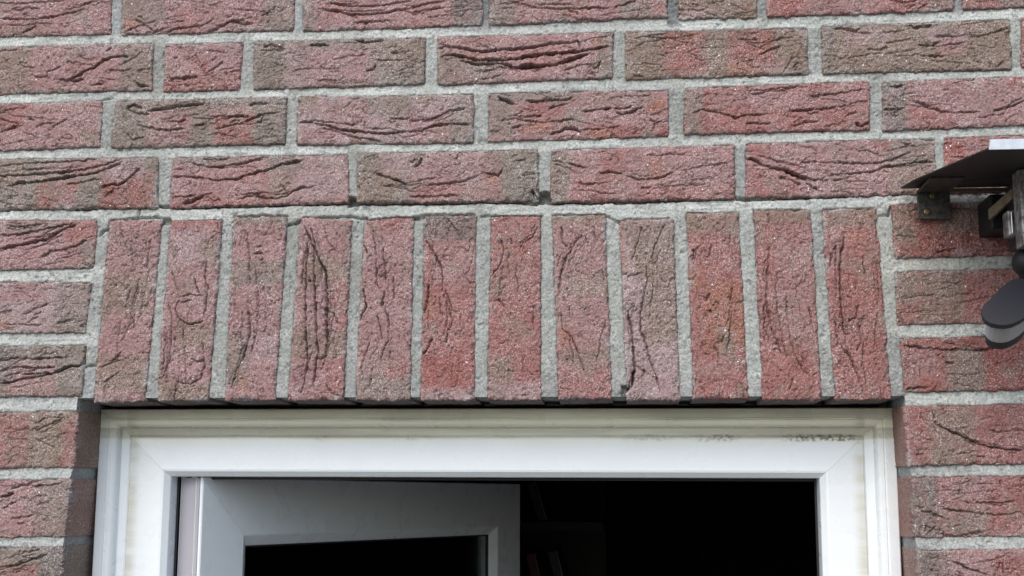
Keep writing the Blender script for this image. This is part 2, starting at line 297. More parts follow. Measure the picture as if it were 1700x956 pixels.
# corners: x top-left, x top-right, x bottom-left, x bottom-right, y tl, tr, bl, br; base colour; colour zones; folds (tile, width mm, depth mm, points)
ROWS = {
'A': [
 ((-107, 185, -107, 183, -22, -27, 62, 55), 'P', [(0, 38, 60, 60, 'S')],
  [('T1', 2.2, 3, 0, 20, 150, 30, 300, 15, 520, 5), ('T1', 2.6, 4, 0, 150, 180, 155, 310, 152, 430, 135, 540, 110, 640, 90, 700, 70), ('T1', 2, 3, 540, 80, 640, 55, 760, 15), ('T1', 2.4, 4, 180, 265, 240, 240, 300, 215), ('T1', 2, 2, 180, 120, 230, 105)]),
 ((203, 490, 200, 487, -28, -35, 57, 48), 'P', [(203, -30, 277, 40, 'G'), (200, 28, 230, 43, 'O'), (437, -30, 490, 52, 'G'), (300, 5, 330, 50, 'S')],
  [('T1', 3, 4, 1120, 155, 1190, 200, 1260, 245), ('T1', 3, 4, 1380, 265, 1480, 225, 1560, 230, 1660, 205), ('T2', 4, 6, 20, 265, 120, 215, 230, 165, 290, 190, 400, 190), ('T1', 3.5, 4, 1010, 270, 1200, 290, 1330, 240, 1400, 225), ('T2', 2, 2.5, 470, 130, 520, 100, 590, 55)]),
 ((503, 800, 503, 800, -33, -42, 51, 40), 'P', [(752, -40, 802, 45, 'D'), (500, -40, 527, 55, 'G'), (552, 0, 575, 20, 'S')],
  [('T2', 2.6, 4, 1050, 20, 1150, 45, 1300, 50, 1460, 40, 1700, 5), ('T2', 2.8, 5, 950, 70, 1080, 85, 1200, 115, 1330, 120, 1480, 105, 1600, 80, 1700, 65), ('T2', 2.6, 3.5, 1240, 185, 1360, 180, 1540, 165), ('T3', 2.4, 4, 0, 60, 100, 35, 290, 5), ('T3', 2.6, 4, 30, 105, 130, 80, 290, 60)]),
 ((813, 1107, 813, 1107, -42, -55, 40, 27), 'P', [(810, -50, 857, 45, 'G'), (930, 14, 952, 29, 'O'), (962, -5, 976, 18, 'O'), (1094, 8, 1110, 26, 'O'), (1030, 0, 1080, 28, 'G')],
  [('T3', 2.6, 5, 830, 5, 930, 30, 1060, 65, 1200, 72, 1400, 70, 1650, 65), ('T3', 3, 3, 1290, 110, 1400, 160, 1560, 160), ('T4', 2.2, 4, 0, 65, 100, 30, 180, 5)]),
 ((1125, 1258, 1127, 1257, -56, -60, 31, 27), 'B', [(1128, 15, 1182, 32, 'M')],
  [('T4', 2, 3, 660, 70, 700, 90, 750, 75), ('T4', 4, 5, 520, 50, 560, 85)]),
 ((1272, 1586, 1275, 1584, -60, -72, 27, 16), 'S', [(1340, -10, 1470, 20, 'P'), (1540, -40, 1588, 20, 'G'), (1275, 0, 1320, 26, 'R')],
  [('T5', 2.6, 4, 600, 10, 740, 15, 800, 0), ('T5', 2, 3, 820, 75, 880, 40)]),
 ((1600, 1915, 1600, 1915, -73, -85, 14, 2), 'S', [(1660, -50, 1800, 15, 'G')], [])],
'B': [
 ((-45, 253, -47, 251, 79, 71, 156, 148), 'P', [(-50, 60, 50, 160, 'B'), (198, 60, 256, 152, 'G'), (120, 70, 190, 95, 'M')],
  [('T1', 2.6, 5, 280, 630, 340, 645, 390, 630, 390, 600, 500, 555), ('T1', 3.4, 7, 470, 660, 560, 665, 620, 640, 680, 600, 780, 555, 860, 495, 960, 465, 1060, 465), ('T1', 2, 3, 560, 510, 640, 520, 780, 545), ('T1', 3.4, 5, 570, 670, 690, 655), ('T1', 2, 3, 980, 545, 1050, 510, 1190, 425), ('T1', 2.4, 4, 900, 580, 1040, 590, 1110, 560), ('T1', 2.6, 4, 750, 700, 870, 695), ('T1', 3, 5, 1120, 680, 1160, 705, 1230, 712), ('T1', 2, 3, 820, 650, 960, 660), ('T1', 2, 2, 160, 515, 220, 520), ('T1', 3, 3, 880, 430, 920, 390)]),
 ((275, 402, 270, 397, 74, 71, 151, 148), 'P', [(262, 126, 400, 152, 'S'), (320, 98, 345, 118, 'R')],
  [('T1', 3, 5, 1400, 650, 1500, 650, 1640, 630), ('T2', 2.4, 3, 20, 600, 100, 550, 150, 510), ('T2', 2.4, 3, 200, 600, 300, 570)]),
 ((421, 705, 421, 704, 70, 62, 147, 138), 'G', [(471, 74, 622, 148, 'M'), (510, 82, 620, 142, 'P'), (622, 60, 710, 103, 'B')],
  [('T2', 2.6, 4, 490, 390, 540, 370, 600, 380, 650, 400), ('T2', 5, 6, 870, 380, 940, 365, 1030, 380), ('T2', 2, 3, 1060, 490, 1200, 465, 1340, 455), ('T2', 2, 3, 1430, 500, 1600, 500, 1680, 485), ('T2', 2.2, 3, 1550, 445, 1700, 425), ('T2', 3.4, 5, 1340, 590, 1400, 570, 1420, 540), ('T2', 4, 4, 1240, 330, 1340, 355, 1400, 340, 1480, 330), ('T2', 2, 2, 560, 520, 650, 545)]),
 ((727, 1018, 727, 1017, 61, 54, 140, 127), 'P', [(720, 84, 836, 142, 'G'), (992, 50, 1020, 130, 'G'), (770, 84, 965, 98, 'S'), (985, 68, 1001, 79, 'O'), (880, 96, 950, 108, 'S')],
  [('T3', 3.6, 6, 250, 400, 300, 380, 430, 400, 600, 425, 800, 410, 1000, 395, 1150, 365, 1370, 350), ('T3', 3.4, 8, 260, 470, 330, 450, 430, 465, 560, 495, 760, 498, 880, 485, 1030, 460, 1160, 445, 1300, 435, 1450, 415, 1640, 385), ('T3', 4, 9, 430, 500, 560, 525, 780, 525, 860, 555, 960, 560, 1100, 545, 1230, 530, 1330, 490, 1480, 450), ('T3', 5.5, 10, 900, 555, 1010, 545, 1100, 545), ('T3', 2.4, 4, 600, 655, 700, 640, 760, 625), ('T3', 2.6, 4, 1520, 570, 1560, 550, 1590, 510), ('T3', 3, 5, 1390, 330, 1410, 360, 1415, 400)]),
 ((1039, 1340, 1040, 1342, 53, 47, 131, 121), 'B', [(1101, 45, 1172, 125, 'R'), (1210, 44, 1286, 108, 'R'), (1212, 105, 1252, 124, 'O'), (1250, 100, 1300, 122, 'P')],
  [('T4', 2.2, 3, 270, 300, 400, 315, 530, 315, 660, 290), ('T4', 2.2, 3, 1080, 345, 1200, 355, 1300, 350, 1380, 315, 1450, 310), ('T4', 2.6, 4, 1200, 455, 1290, 410, 1380, 380), ('T4', 2.4, 3, 1400, 600, 1440, 540, 1480, 480), ('T4', 3, 3, 160, 630, 240, 625)]),
 ((1364, 1675, 1366, 1680, 44, 32, 122, 113), 'B', [(1402, 48, 1478, 73, 'M'), (1543, 46, 1612, 74, 'M'), (1360, 40, 1388, 122, 'G'), (1560, 66, 1600, 90, 'P')],
  [('T5', 4.4, 4, 100, 230, 200, 235, 310, 255, 330, 235), ('T5', 4, 5, 740, 215, 830, 225, 940, 205), ('T5', 2.4, 3, 550, 360, 680, 335, 780, 320), ('T5', 2.4, 3, 400, 410, 460, 415, 530, 412), ('T5', 2.8, 5, 820, 370, 880, 380, 940, 375, 990, 350), ('T5', 3, 5, 910, 465, 970, 465, 1030, 460), ('T5', 2.6, 4, 960, 300, 1060, 295, 1160, 300, 1240, 285, 1340, 300, 1440, 275, 1560, 235), ('T5', 2.2, 3, 1030, 380, 1220, 350), ('T5', 2.2, 3, 1460, 555, 1530, 510), ('T5', 2, 2, 550, 450, 700, 430, 820, 400)]),
 ((1697, 2010, 1697, 2010, 31, 18, 110, 98), 'S', [], [])],
'C': [
 ((-125, 168, -125, 165, 176, 168, 253, 243), 'P', [(-125, 170, 45, 215, 'S'), (134, 214, 168, 246, 'B')],
  [('U1', 3, 5, 0, 300, 60, 270, 110, 255, 120, 235), ('U1', 2, 3, 0, 185, 80, 210, 150, 215), ('U1', 3.4, 4, 240, 185, 280, 190), ('U1', 2.4, 3, 330, 235, 420, 210), ('U1', 2, 2, 430, 260, 560, 180), ('U1', 2, 2.5, 200, 300, 300, 340)]),
 ((193, 475, 183, 472, 167, 161, 245, 238), 'G', [(244, 182, 317, 240, 'P'), (353, 190, 420, 240, 'R'), (300, 192, 312, 205, 'R'), (340, 178, 416, 192, 'P')],
  [('U1', 3, 5, 1060, 95, 1110, 70, 1180, 95), ('U1', 3, 4, 1050, 100, 1130, 140, 1240, 150), ('U1', 4, 6, 1240, 120, 1350, 105, 1500, 80, 1690, 65), ('U1', 2.4, 4, 1140, 230, 1210, 255, 1280, 260, 1290, 275, 1400, 280, 1540, 265), ('U1', 2.4, 4, 1400, 205, 1480, 210, 1550, 190), ('U1', 3, 6, 1620, 240, 1700, 230), ('U1', 2.4, 3, 1060, 310, 1100, 360, 1200, 340), ('U2', 3, 5, 150, 180, 260, 160, 360, 172), ('U2', 2, 3, 90, 270, 200, 240, 320, 225), ('U2', 2.4, 4, 330, 210, 420, 175, 500, 145, 620, 130), ('U2', 3.4, 5, 370, 70, 440, 60, 520, 55), ('U2', 2.4, 3, 530, 300, 570, 260)]),
 ((496, 786, 493, 785, 161, 156, 239, 236), 'M', [(602, 150, 682, 192, 'G'), (748, 150, 790, 240, 'G'), (490, 155, 528, 182, 'B'), (540, 170, 608, 215, 'P'), (680, 190, 748, 238, 'P'), (495, 212, 600, 238, 'P'), (700, 160, 745, 170, 'B')],
  [('U2', 2.6, 5, 780, 215, 900, 210), ('U2', 2.2, 4, 900, 200, 1000, 215, 1100, 225, 1270, 240), ('U2', 3, 5, 910, 225, 1030, 240, 1100, 270, 1250, 290, 1380, 300, 1500, 305, 1620, 300, 1700, 290), ('U2', 3, 5, 960, 260, 1060, 275, 1150, 310, 1280, 345, 1380, 355, 1460, 375), ('U2', 2.2, 4, 1080, 260, 1200, 285, 1330, 295), ('U2', 3, 4, 1540, 185, 1700, 185), ('U2', 2, 3, 1400, 265, 1540, 270), ('U3', 2.4, 4, 0, 205, 180, 190, 330, 120, 460, 100), ('U3', 3, 6, 0, 290, 100, 280, 200, 240, 330, 225, 500, 230), ('U3', 2, 3, 120, 215, 250, 190)]),
 ((812, 1108, 811, 1110, 155, 149, 234, 225), 'P', [(805, 150, 856, 228, 'G'), (855, 168, 942, 196, 'S'), (868, 203, 914, 219, 'O'), (940, 178, 968, 205, 'G'), (972, 210, 1112, 230, 'R'), (975, 212, 1020, 226, 'O'), (820, 150, 965, 168, 'G'), (1075, 165, 1105, 185, 'O')],
  [('U3', 4, 6, 740, 5, 800, 35, 870, 60), ('U3', 3, 5, 970, 40, 1080, 40, 1150, 25, 1290, 25, 1350, 5), ('U3', 2.4, 4, 860, 160, 960, 165, 1090, 158), ('U3', 2.4, 4, 900, 185, 1000, 210, 1120, 215, 1280, 195, 1380, 190), ('U3', 3, 5, 850, 260, 920, 245), ('U3', 3.6, 6, 1160, 310, 1240, 295, 1290, 260, 1370, 265, 1430, 295), ('U3', 2.6, 5, 1440, 125, 1560, 105, 1680, 95), ('U4', 2.4, 4, 0, 100, 90, 100, 150, 80), ('U4', 3, 5, 20, 130, 70, 145, 160, 115, 240, 85), ('U4', 2.4, 3, 300, 190, 340, 215, 400, 200), ('U4', 2.4, 3, 320, 270, 340, 220), ('U3', 2.6, 3, 770, 200, 800, 180), ('U3', 3, 3, 680, 290, 720, 285)]),
 ((1138, 1442, 1136, 1445, 147, 134, 222, 214), 'S', [(1130, 140, 1163, 226, 'G'), (1180, 145, 1440, 180, 'P')],
  [('U4', 2.4, 4, 650, 140, 720, 110, 830, 125, 930, 150, 1010, 180, 1100, 150, 1200, 155, 1280, 145), ('U4', 3, 6, 1460, 120, 1600, 115, 1700, 105), ('U4', 2.2, 3, 1100, 225, 1220, 225, 1300, 220), ('U4', 2.4, 3, 1480, 250, 1600, 210, 1700, 205), ('T4', 3, 4, 1630, 800, 1700, 795), ('U5', 3, 5, 0, 105, 90, 100, 140, 85), ('U5', 2.2, 3, 160, 95, 260, 65, 330, 40, 400, 40), ('U5', 4.4, 6, 300, 225, 360, 240, 420, 210), ('U5', 2, 3, 240, 155, 320, 130), ('T5', 2.4, 4, 0, 790, 140, 780, 250, 760, 370, 740), ('U5', 2.4, 3, 60, 250, 150, 225)]),
 ((1467, 1780, 1467, 1783, 136, 124, 216, 203), 'P', [(1460, 130, 1507, 220, 'D'), (1507, 180, 1580, 218, 'S'), (1660, 125, 1700, 145, 'S')],
  [('U5', 2.6, 4, 540, 105, 600, 108, 690, 100), ('U5', 2.6, 5, 780, 40, 860, 60, 920, 95, 1000, 120, 1100, 135, 1250, 130, 1330, 125), ('U5', 2.4, 4, 1440, 125, 1540, 100, 1640, 65, 1700, 40), ('T5', 2.4, 4, 590, 715, 650, 720, 690, 700)])],
'D': [
 ((-30, 261, -32, 260, 265, 261, 347, 344), 'G', [(75, 268, 200, 290, 'P'), (62, 300, 126, 346, 'R'), (168, 288, 256, 346, 'R'), (175, 260, 240, 300, 'M'), (-35, 262, 40, 312, 'B'), (100, 310, 126, 340, 'P')],
  [('U1', 2, 3, 0, 580, 200, 560, 400, 545, 700, 530, 900, 500), ('U1', 2.8, 5, 0, 660, 180, 655, 360, 640, 520, 630, 700, 605, 850, 570, 1000, 520), ('U1', 3.4, 7, 60, 745, 150, 720, 380, 700, 500, 680, 640, 655, 780, 640, 900, 590, 1010, 540), ('U1', 3.4, 6, 840, 760, 880, 735, 960, 725, 980, 735, 1040, 700, 1110, 640, 1150, 600), ('U1', 2.6, 4, 860, 835, 920, 790, 950, 770)]),
 ((286, 577, 282, 577, 262, 257, 343, 335), 'P', [(285, 255, 400, 274, 'G'), (446, 255, 500, 285, 'G'), (445, 285, 482, 332, 'B'), (285, 324, 450, 345, 'S'), (398, 283, 445, 300, 'S'), (490, 265, 575, 330, 'M')],
  [('U1', 2.4, 3, 1590, 555, 1690, 580), ('U1', 2.4, 4, 1450, 665, 1560, 665, 1700, 675), ('U1', 6, 7, 1520, 890, 1600, 860, 1690, 820), ('U1', 2.4, 4, 1440, 830, 1540, 830, 1600, 815), ('U2', 2.2, 3, 0, 520, 120, 525, 230, 505), ('U2', 3, 5, 0, 580, 100, 585, 220, 570, 330, 550, 440, 520, 540, 500), ('U2', 3.2, 6, 0, 680, 100, 690, 240, 685, 360, 650, 440, 625, 560, 595, 640, 560, 800, 530), ('U2', 3, 5, 280, 855, 350, 825, 440, 825, 500, 840, 600, 845, 680, 825, 740, 780, 800, 755, 880, 750, 930, 740), ('U2', 2, 3, 630, 730, 680, 785), ('U2', 3, 4, 0, 815, 60, 800), ('U2', 3, 4, 420, 820, 460, 800)]),
 ((593, 892, 593, 893, 254, 249, 336, 333), 'G', [(635, 256, 800, 302, 'M'), (682, 252, 832, 340, 'P'), (802, 288, 832, 302, 'O'), (690, 308, 765, 324, 'S'), (590, 290, 660, 334, 'B'), (832, 245, 897, 336, 'G'), (860, 316, 895, 336, 'D')],
  [('U2', 3.4, 5, 1420, 640, 1470, 660, 1540, 675, 1600, 700, 1690, 740), ('U3', 3.4, 5, 40, 580, 90, 550, 105, 505), ('U3', 3, 4, 380, 520, 400, 490), ('U3', 3, 5, 620, 635, 680, 640, 740, 655, 770, 600), ('U3', 3, 3, 120, 740, 260, 725, 420, 710, 580, 660), ('U3', 2.2, 3, 0, 830, 160, 830, 340, 825, 420, 820), ('U3', 2, 2.5, 870, 540, 960, 530), ('U3', 2, 2.5, 940, 660, 1040, 640), ('U3', 6, 8, 1020, 780, 1040, 830, 1060, 860)]),
 ((916, 1219, 915, 1221, 249, 241, 334, 329), 'P', [(910, 245, 946, 336, 'G'), (950, 300, 1012, 334, 'S'), (1080, 262, 1100, 300, 'O'), (1000, 250, 1040, 300, 'S'), (1060, 310, 1220, 332, 'S')],
  [('U3', 2, 3, 1200, 560, 1330, 600, 1380, 640), ('U3', 2.6, 4, 1320, 550, 1380, 575, 1460, 595), ('U3', 3, 5, 1580, 640, 1700, 630), ('U4', 3, 4, 0, 630, 60, 635), ('U4', 2.4, 4, 100, 655, 230, 690, 380, 680, 480, 635), ('U4', 3.4, 5, 220, 760, 310, 750), ('U4', 2, 2, 560, 620, 760, 575, 960, 550), ('U4', 2, 2, 640, 690, 830, 680), ('U3', 2.4, 3, 1390, 720, 1540, 730)]),
 ((1239, 1552, 1239, 1556, 238, 230, 327, 321), 'P', [(1236, 234, 1282, 262, 'S'), (1468, 225, 1560, 278, 'G'), (1475, 278, 1560, 325, 'B'), (1236, 280, 1330, 330, 'S'), (1445, 235, 1475, 252, 'R')],
  [('U4', 3.4, 7, 1090, 510, 1140, 515, 1250, 570, 1320, 590, 1400, 600, 1480, 635, 1560, 660, 1640, 690, 1700, 690), ('U4', 4, 8, 1420, 610, 1500, 640, 1600, 690), ('U4', 2.6, 4, 1370, 665, 1440, 680, 1550, 730), ('U4', 3, 6, 1600, 715, 1690, 770), ('U4', 2, 3, 1200, 490, 1300, 520, 1440, 560), ('U4', 2, 3, 1560, 545, 1690, 540), ('U5', 2.4, 3.5, 0, 545, 120, 545, 300, 555, 500, 550, 640, 510, 750, 465), ('U5', 2.4, 3.5, 100, 650, 280, 635, 440, 620, 560, 580, 700, 565, 820, 540, 960, 540), ('U5', 2.6, 4, 0, 690, 70, 700), ('U5', 2, 3, 120, 690, 240, 680)]),
 ((1569, 1880, 1569, 1885, 229, 217, 320, 309), 'R', [(1600, 230, 1700, 260, 'P')], [])],
'E0': [((-140, 160, -140, 154, 365, 366, 452, 443), 'P', [(105, 365, 160, 400, 'S'), (0, 368, 95, 384, 'G'), (135, 400, 160, 446, 'G')],
  [('W1', 2.6, 5, 0, 130, 60, 130, 150, 115, 290, 85, 350, 75), ('W1', 3.4, 7, 0, 195, 100, 175, 220, 150, 310, 100, 360, 80), ('W1', 3, 5, 200, 235, 240, 210, 300, 200, 370, 180, 410, 155), ('W1', 2.4, 4, 30, 85, 120, 90, 200, 75)])],
'E1': [((-72, 150, -74, 140, 467, 470, 553, 551), 'M', [(88, 465, 155, 556, 'G'), (0, 530, 14, 546, 'O'), (-150, 465, 80, 500, 'P')],
  [('W1', 2, 3, 0, 500, 60, 490), ('W1', 2.8, 4, 110, 510, 160, 490, 230, 460), ('W1', 2.6, 3, 130, 550, 180, 520), ('W1', 2.6, 3, 270, 555, 350, 535), ('W1', 4, 4, 385, 570, 400, 560)])],
'E2': [((-155, 141, -155, 134, 576, 573, 659, 657), 'G', [(18, 598, 92, 660, 'P'), (-155, 575, 30, 600, 'D')],
  [('W1', 2.6, 4, 0, 735, 70, 720, 160, 728, 320, 715), ('W1', 3, 5, 0, 785, 80, 765, 160, 770, 260, 765), ('W1', 3.6, 7, 0, 845, 90, 825, 180, 810, 260, 790, 340, 760, 400, 755)])],
'E3': [((-72, 128, -74, 122, 688, 682, 778, 774), 'B', [(-160, 690, 46, 780, 'S'), (104, 698, 128, 776, 'S')],
  [('W3', 2.6, 3, 190, 150, 260, 120, 350, 80), ('W3', 2.6, 2.5, 200, 200, 300, 240)])],
'E4': [((-170, 117, -175, 107, 800, 796, 895, 890), 'P', [(60, 790, 120, 895, 'G')],
  [('W3', 4, 6, 0, 515, 70, 500), ('W3', 3.6, 5, 60, 470, 150, 450, 215, 425), ('W3', 3, 4, 200, 455, 270, 455, 350, 435), ('W3', 2.4, 3, 60, 640, 180, 620), ('W3', 3, 4, 50, 560, 90, 540), ('W3', 2.6, 3, 200, 560, 270, 545)])],
'E5': [((-72, 105, -74, 95, 912, 908, 1005, 1000), 'G', [(-180, 935, 62, 1005, 'S'), (60, 905, 105, 1000, 'D')],
  [('W3', 3, 5, 20, 910, 110, 890, 170, 865, 250, 840)])],
'F0': [((1481, 1795, 1487, 1795, 340, 333, 427, 420), 'R', [(1560, 335, 1640, 385, 'B'), (1480, 338, 1520, 400, 'B')],
  [('W2', 2.6, 4, 270, 250, 350, 240), ('W2', 2, 2, 75, 180, 180, 190)])],
'F1': [((1487, 1728, 1491, 1733, 451, 445, 539, 533), 'S', [(1528, 450, 1602, 540, 'B'), (1480, 445, 1525, 500, 'G')], [])],
'F2': [((1496, 1812, 1502, 1815, 562, 556, 650, 645), 'R', [(1570, 580, 1632, 655, 'G'), (1500, 575, 1560, 630, 'P')],
  [('W2', 2.6, 4, 110, 680, 200, 690, 330, 698, 460, 700, 530, 690), ('W2', 4, 5, 300, 755, 335, 762), ('W2', 2.2, 3, 310, 805, 400, 815), ('W2', 3, 3, 120, 880, 220, 865)])],
'F3': [((1502, 1750, 1509, 1756, 675, 670, 772, 768), 'S', [(1542, 675, 1620, 775, 'B'), (1503, 690, 1508, 775, 'M')],
  [('W4', 2.8, 6, 275, 100, 300, 170, 360, 200, 440, 235, 500, 265, 580, 285, 660, 300, 740, 308), ('W4', 2.4, 3, 400, 325, 480, 315), ('W4', 2.4, 4, 510, 335, 550, 340), ('W4', 3, 3, 190, 330, 230, 320)])],
'F4': [((1513, 1835, 1518, 1840, 793, 788, 892, 888), 'S', [(1510, 790, 1560, 895, 'D'), (1560, 790, 1640, 845, 'P'), (1560, 845, 1640, 890, 'G')],
  [('W4', 2.2, 4, 500, 575, 640, 575, 700, 568), ('W4', 2.2, 4, 330, 610, 460, 625, 600, 640, 740, 625), ('W4', 2.2, 3, 210, 620, 270, 625, 330, 655), ('W4', 2.6, 3, 250, 740, 290, 700), ('W4', 4, 5, 320, 740, 400, 755, 480, 735, 540, 725)])],
'F5': [((1522, 1778, 1529, 1783, 914, 912, 1012, 1010), 'P', [(1520, 905, 1570, 1012, 'D'), (1650, 925, 1700, 1000, 'R')],
  [('W4', 2.6, 4, 380, 880, 450, 915, 560, 950), ('W4', 2.4, 3, 640, 880, 650, 950)])],
}
def q4(tlx, tly, trx, try_, blx, bly, brx, bry): return (tlx, trx, blx, brx, tly, try_, bly, bry)
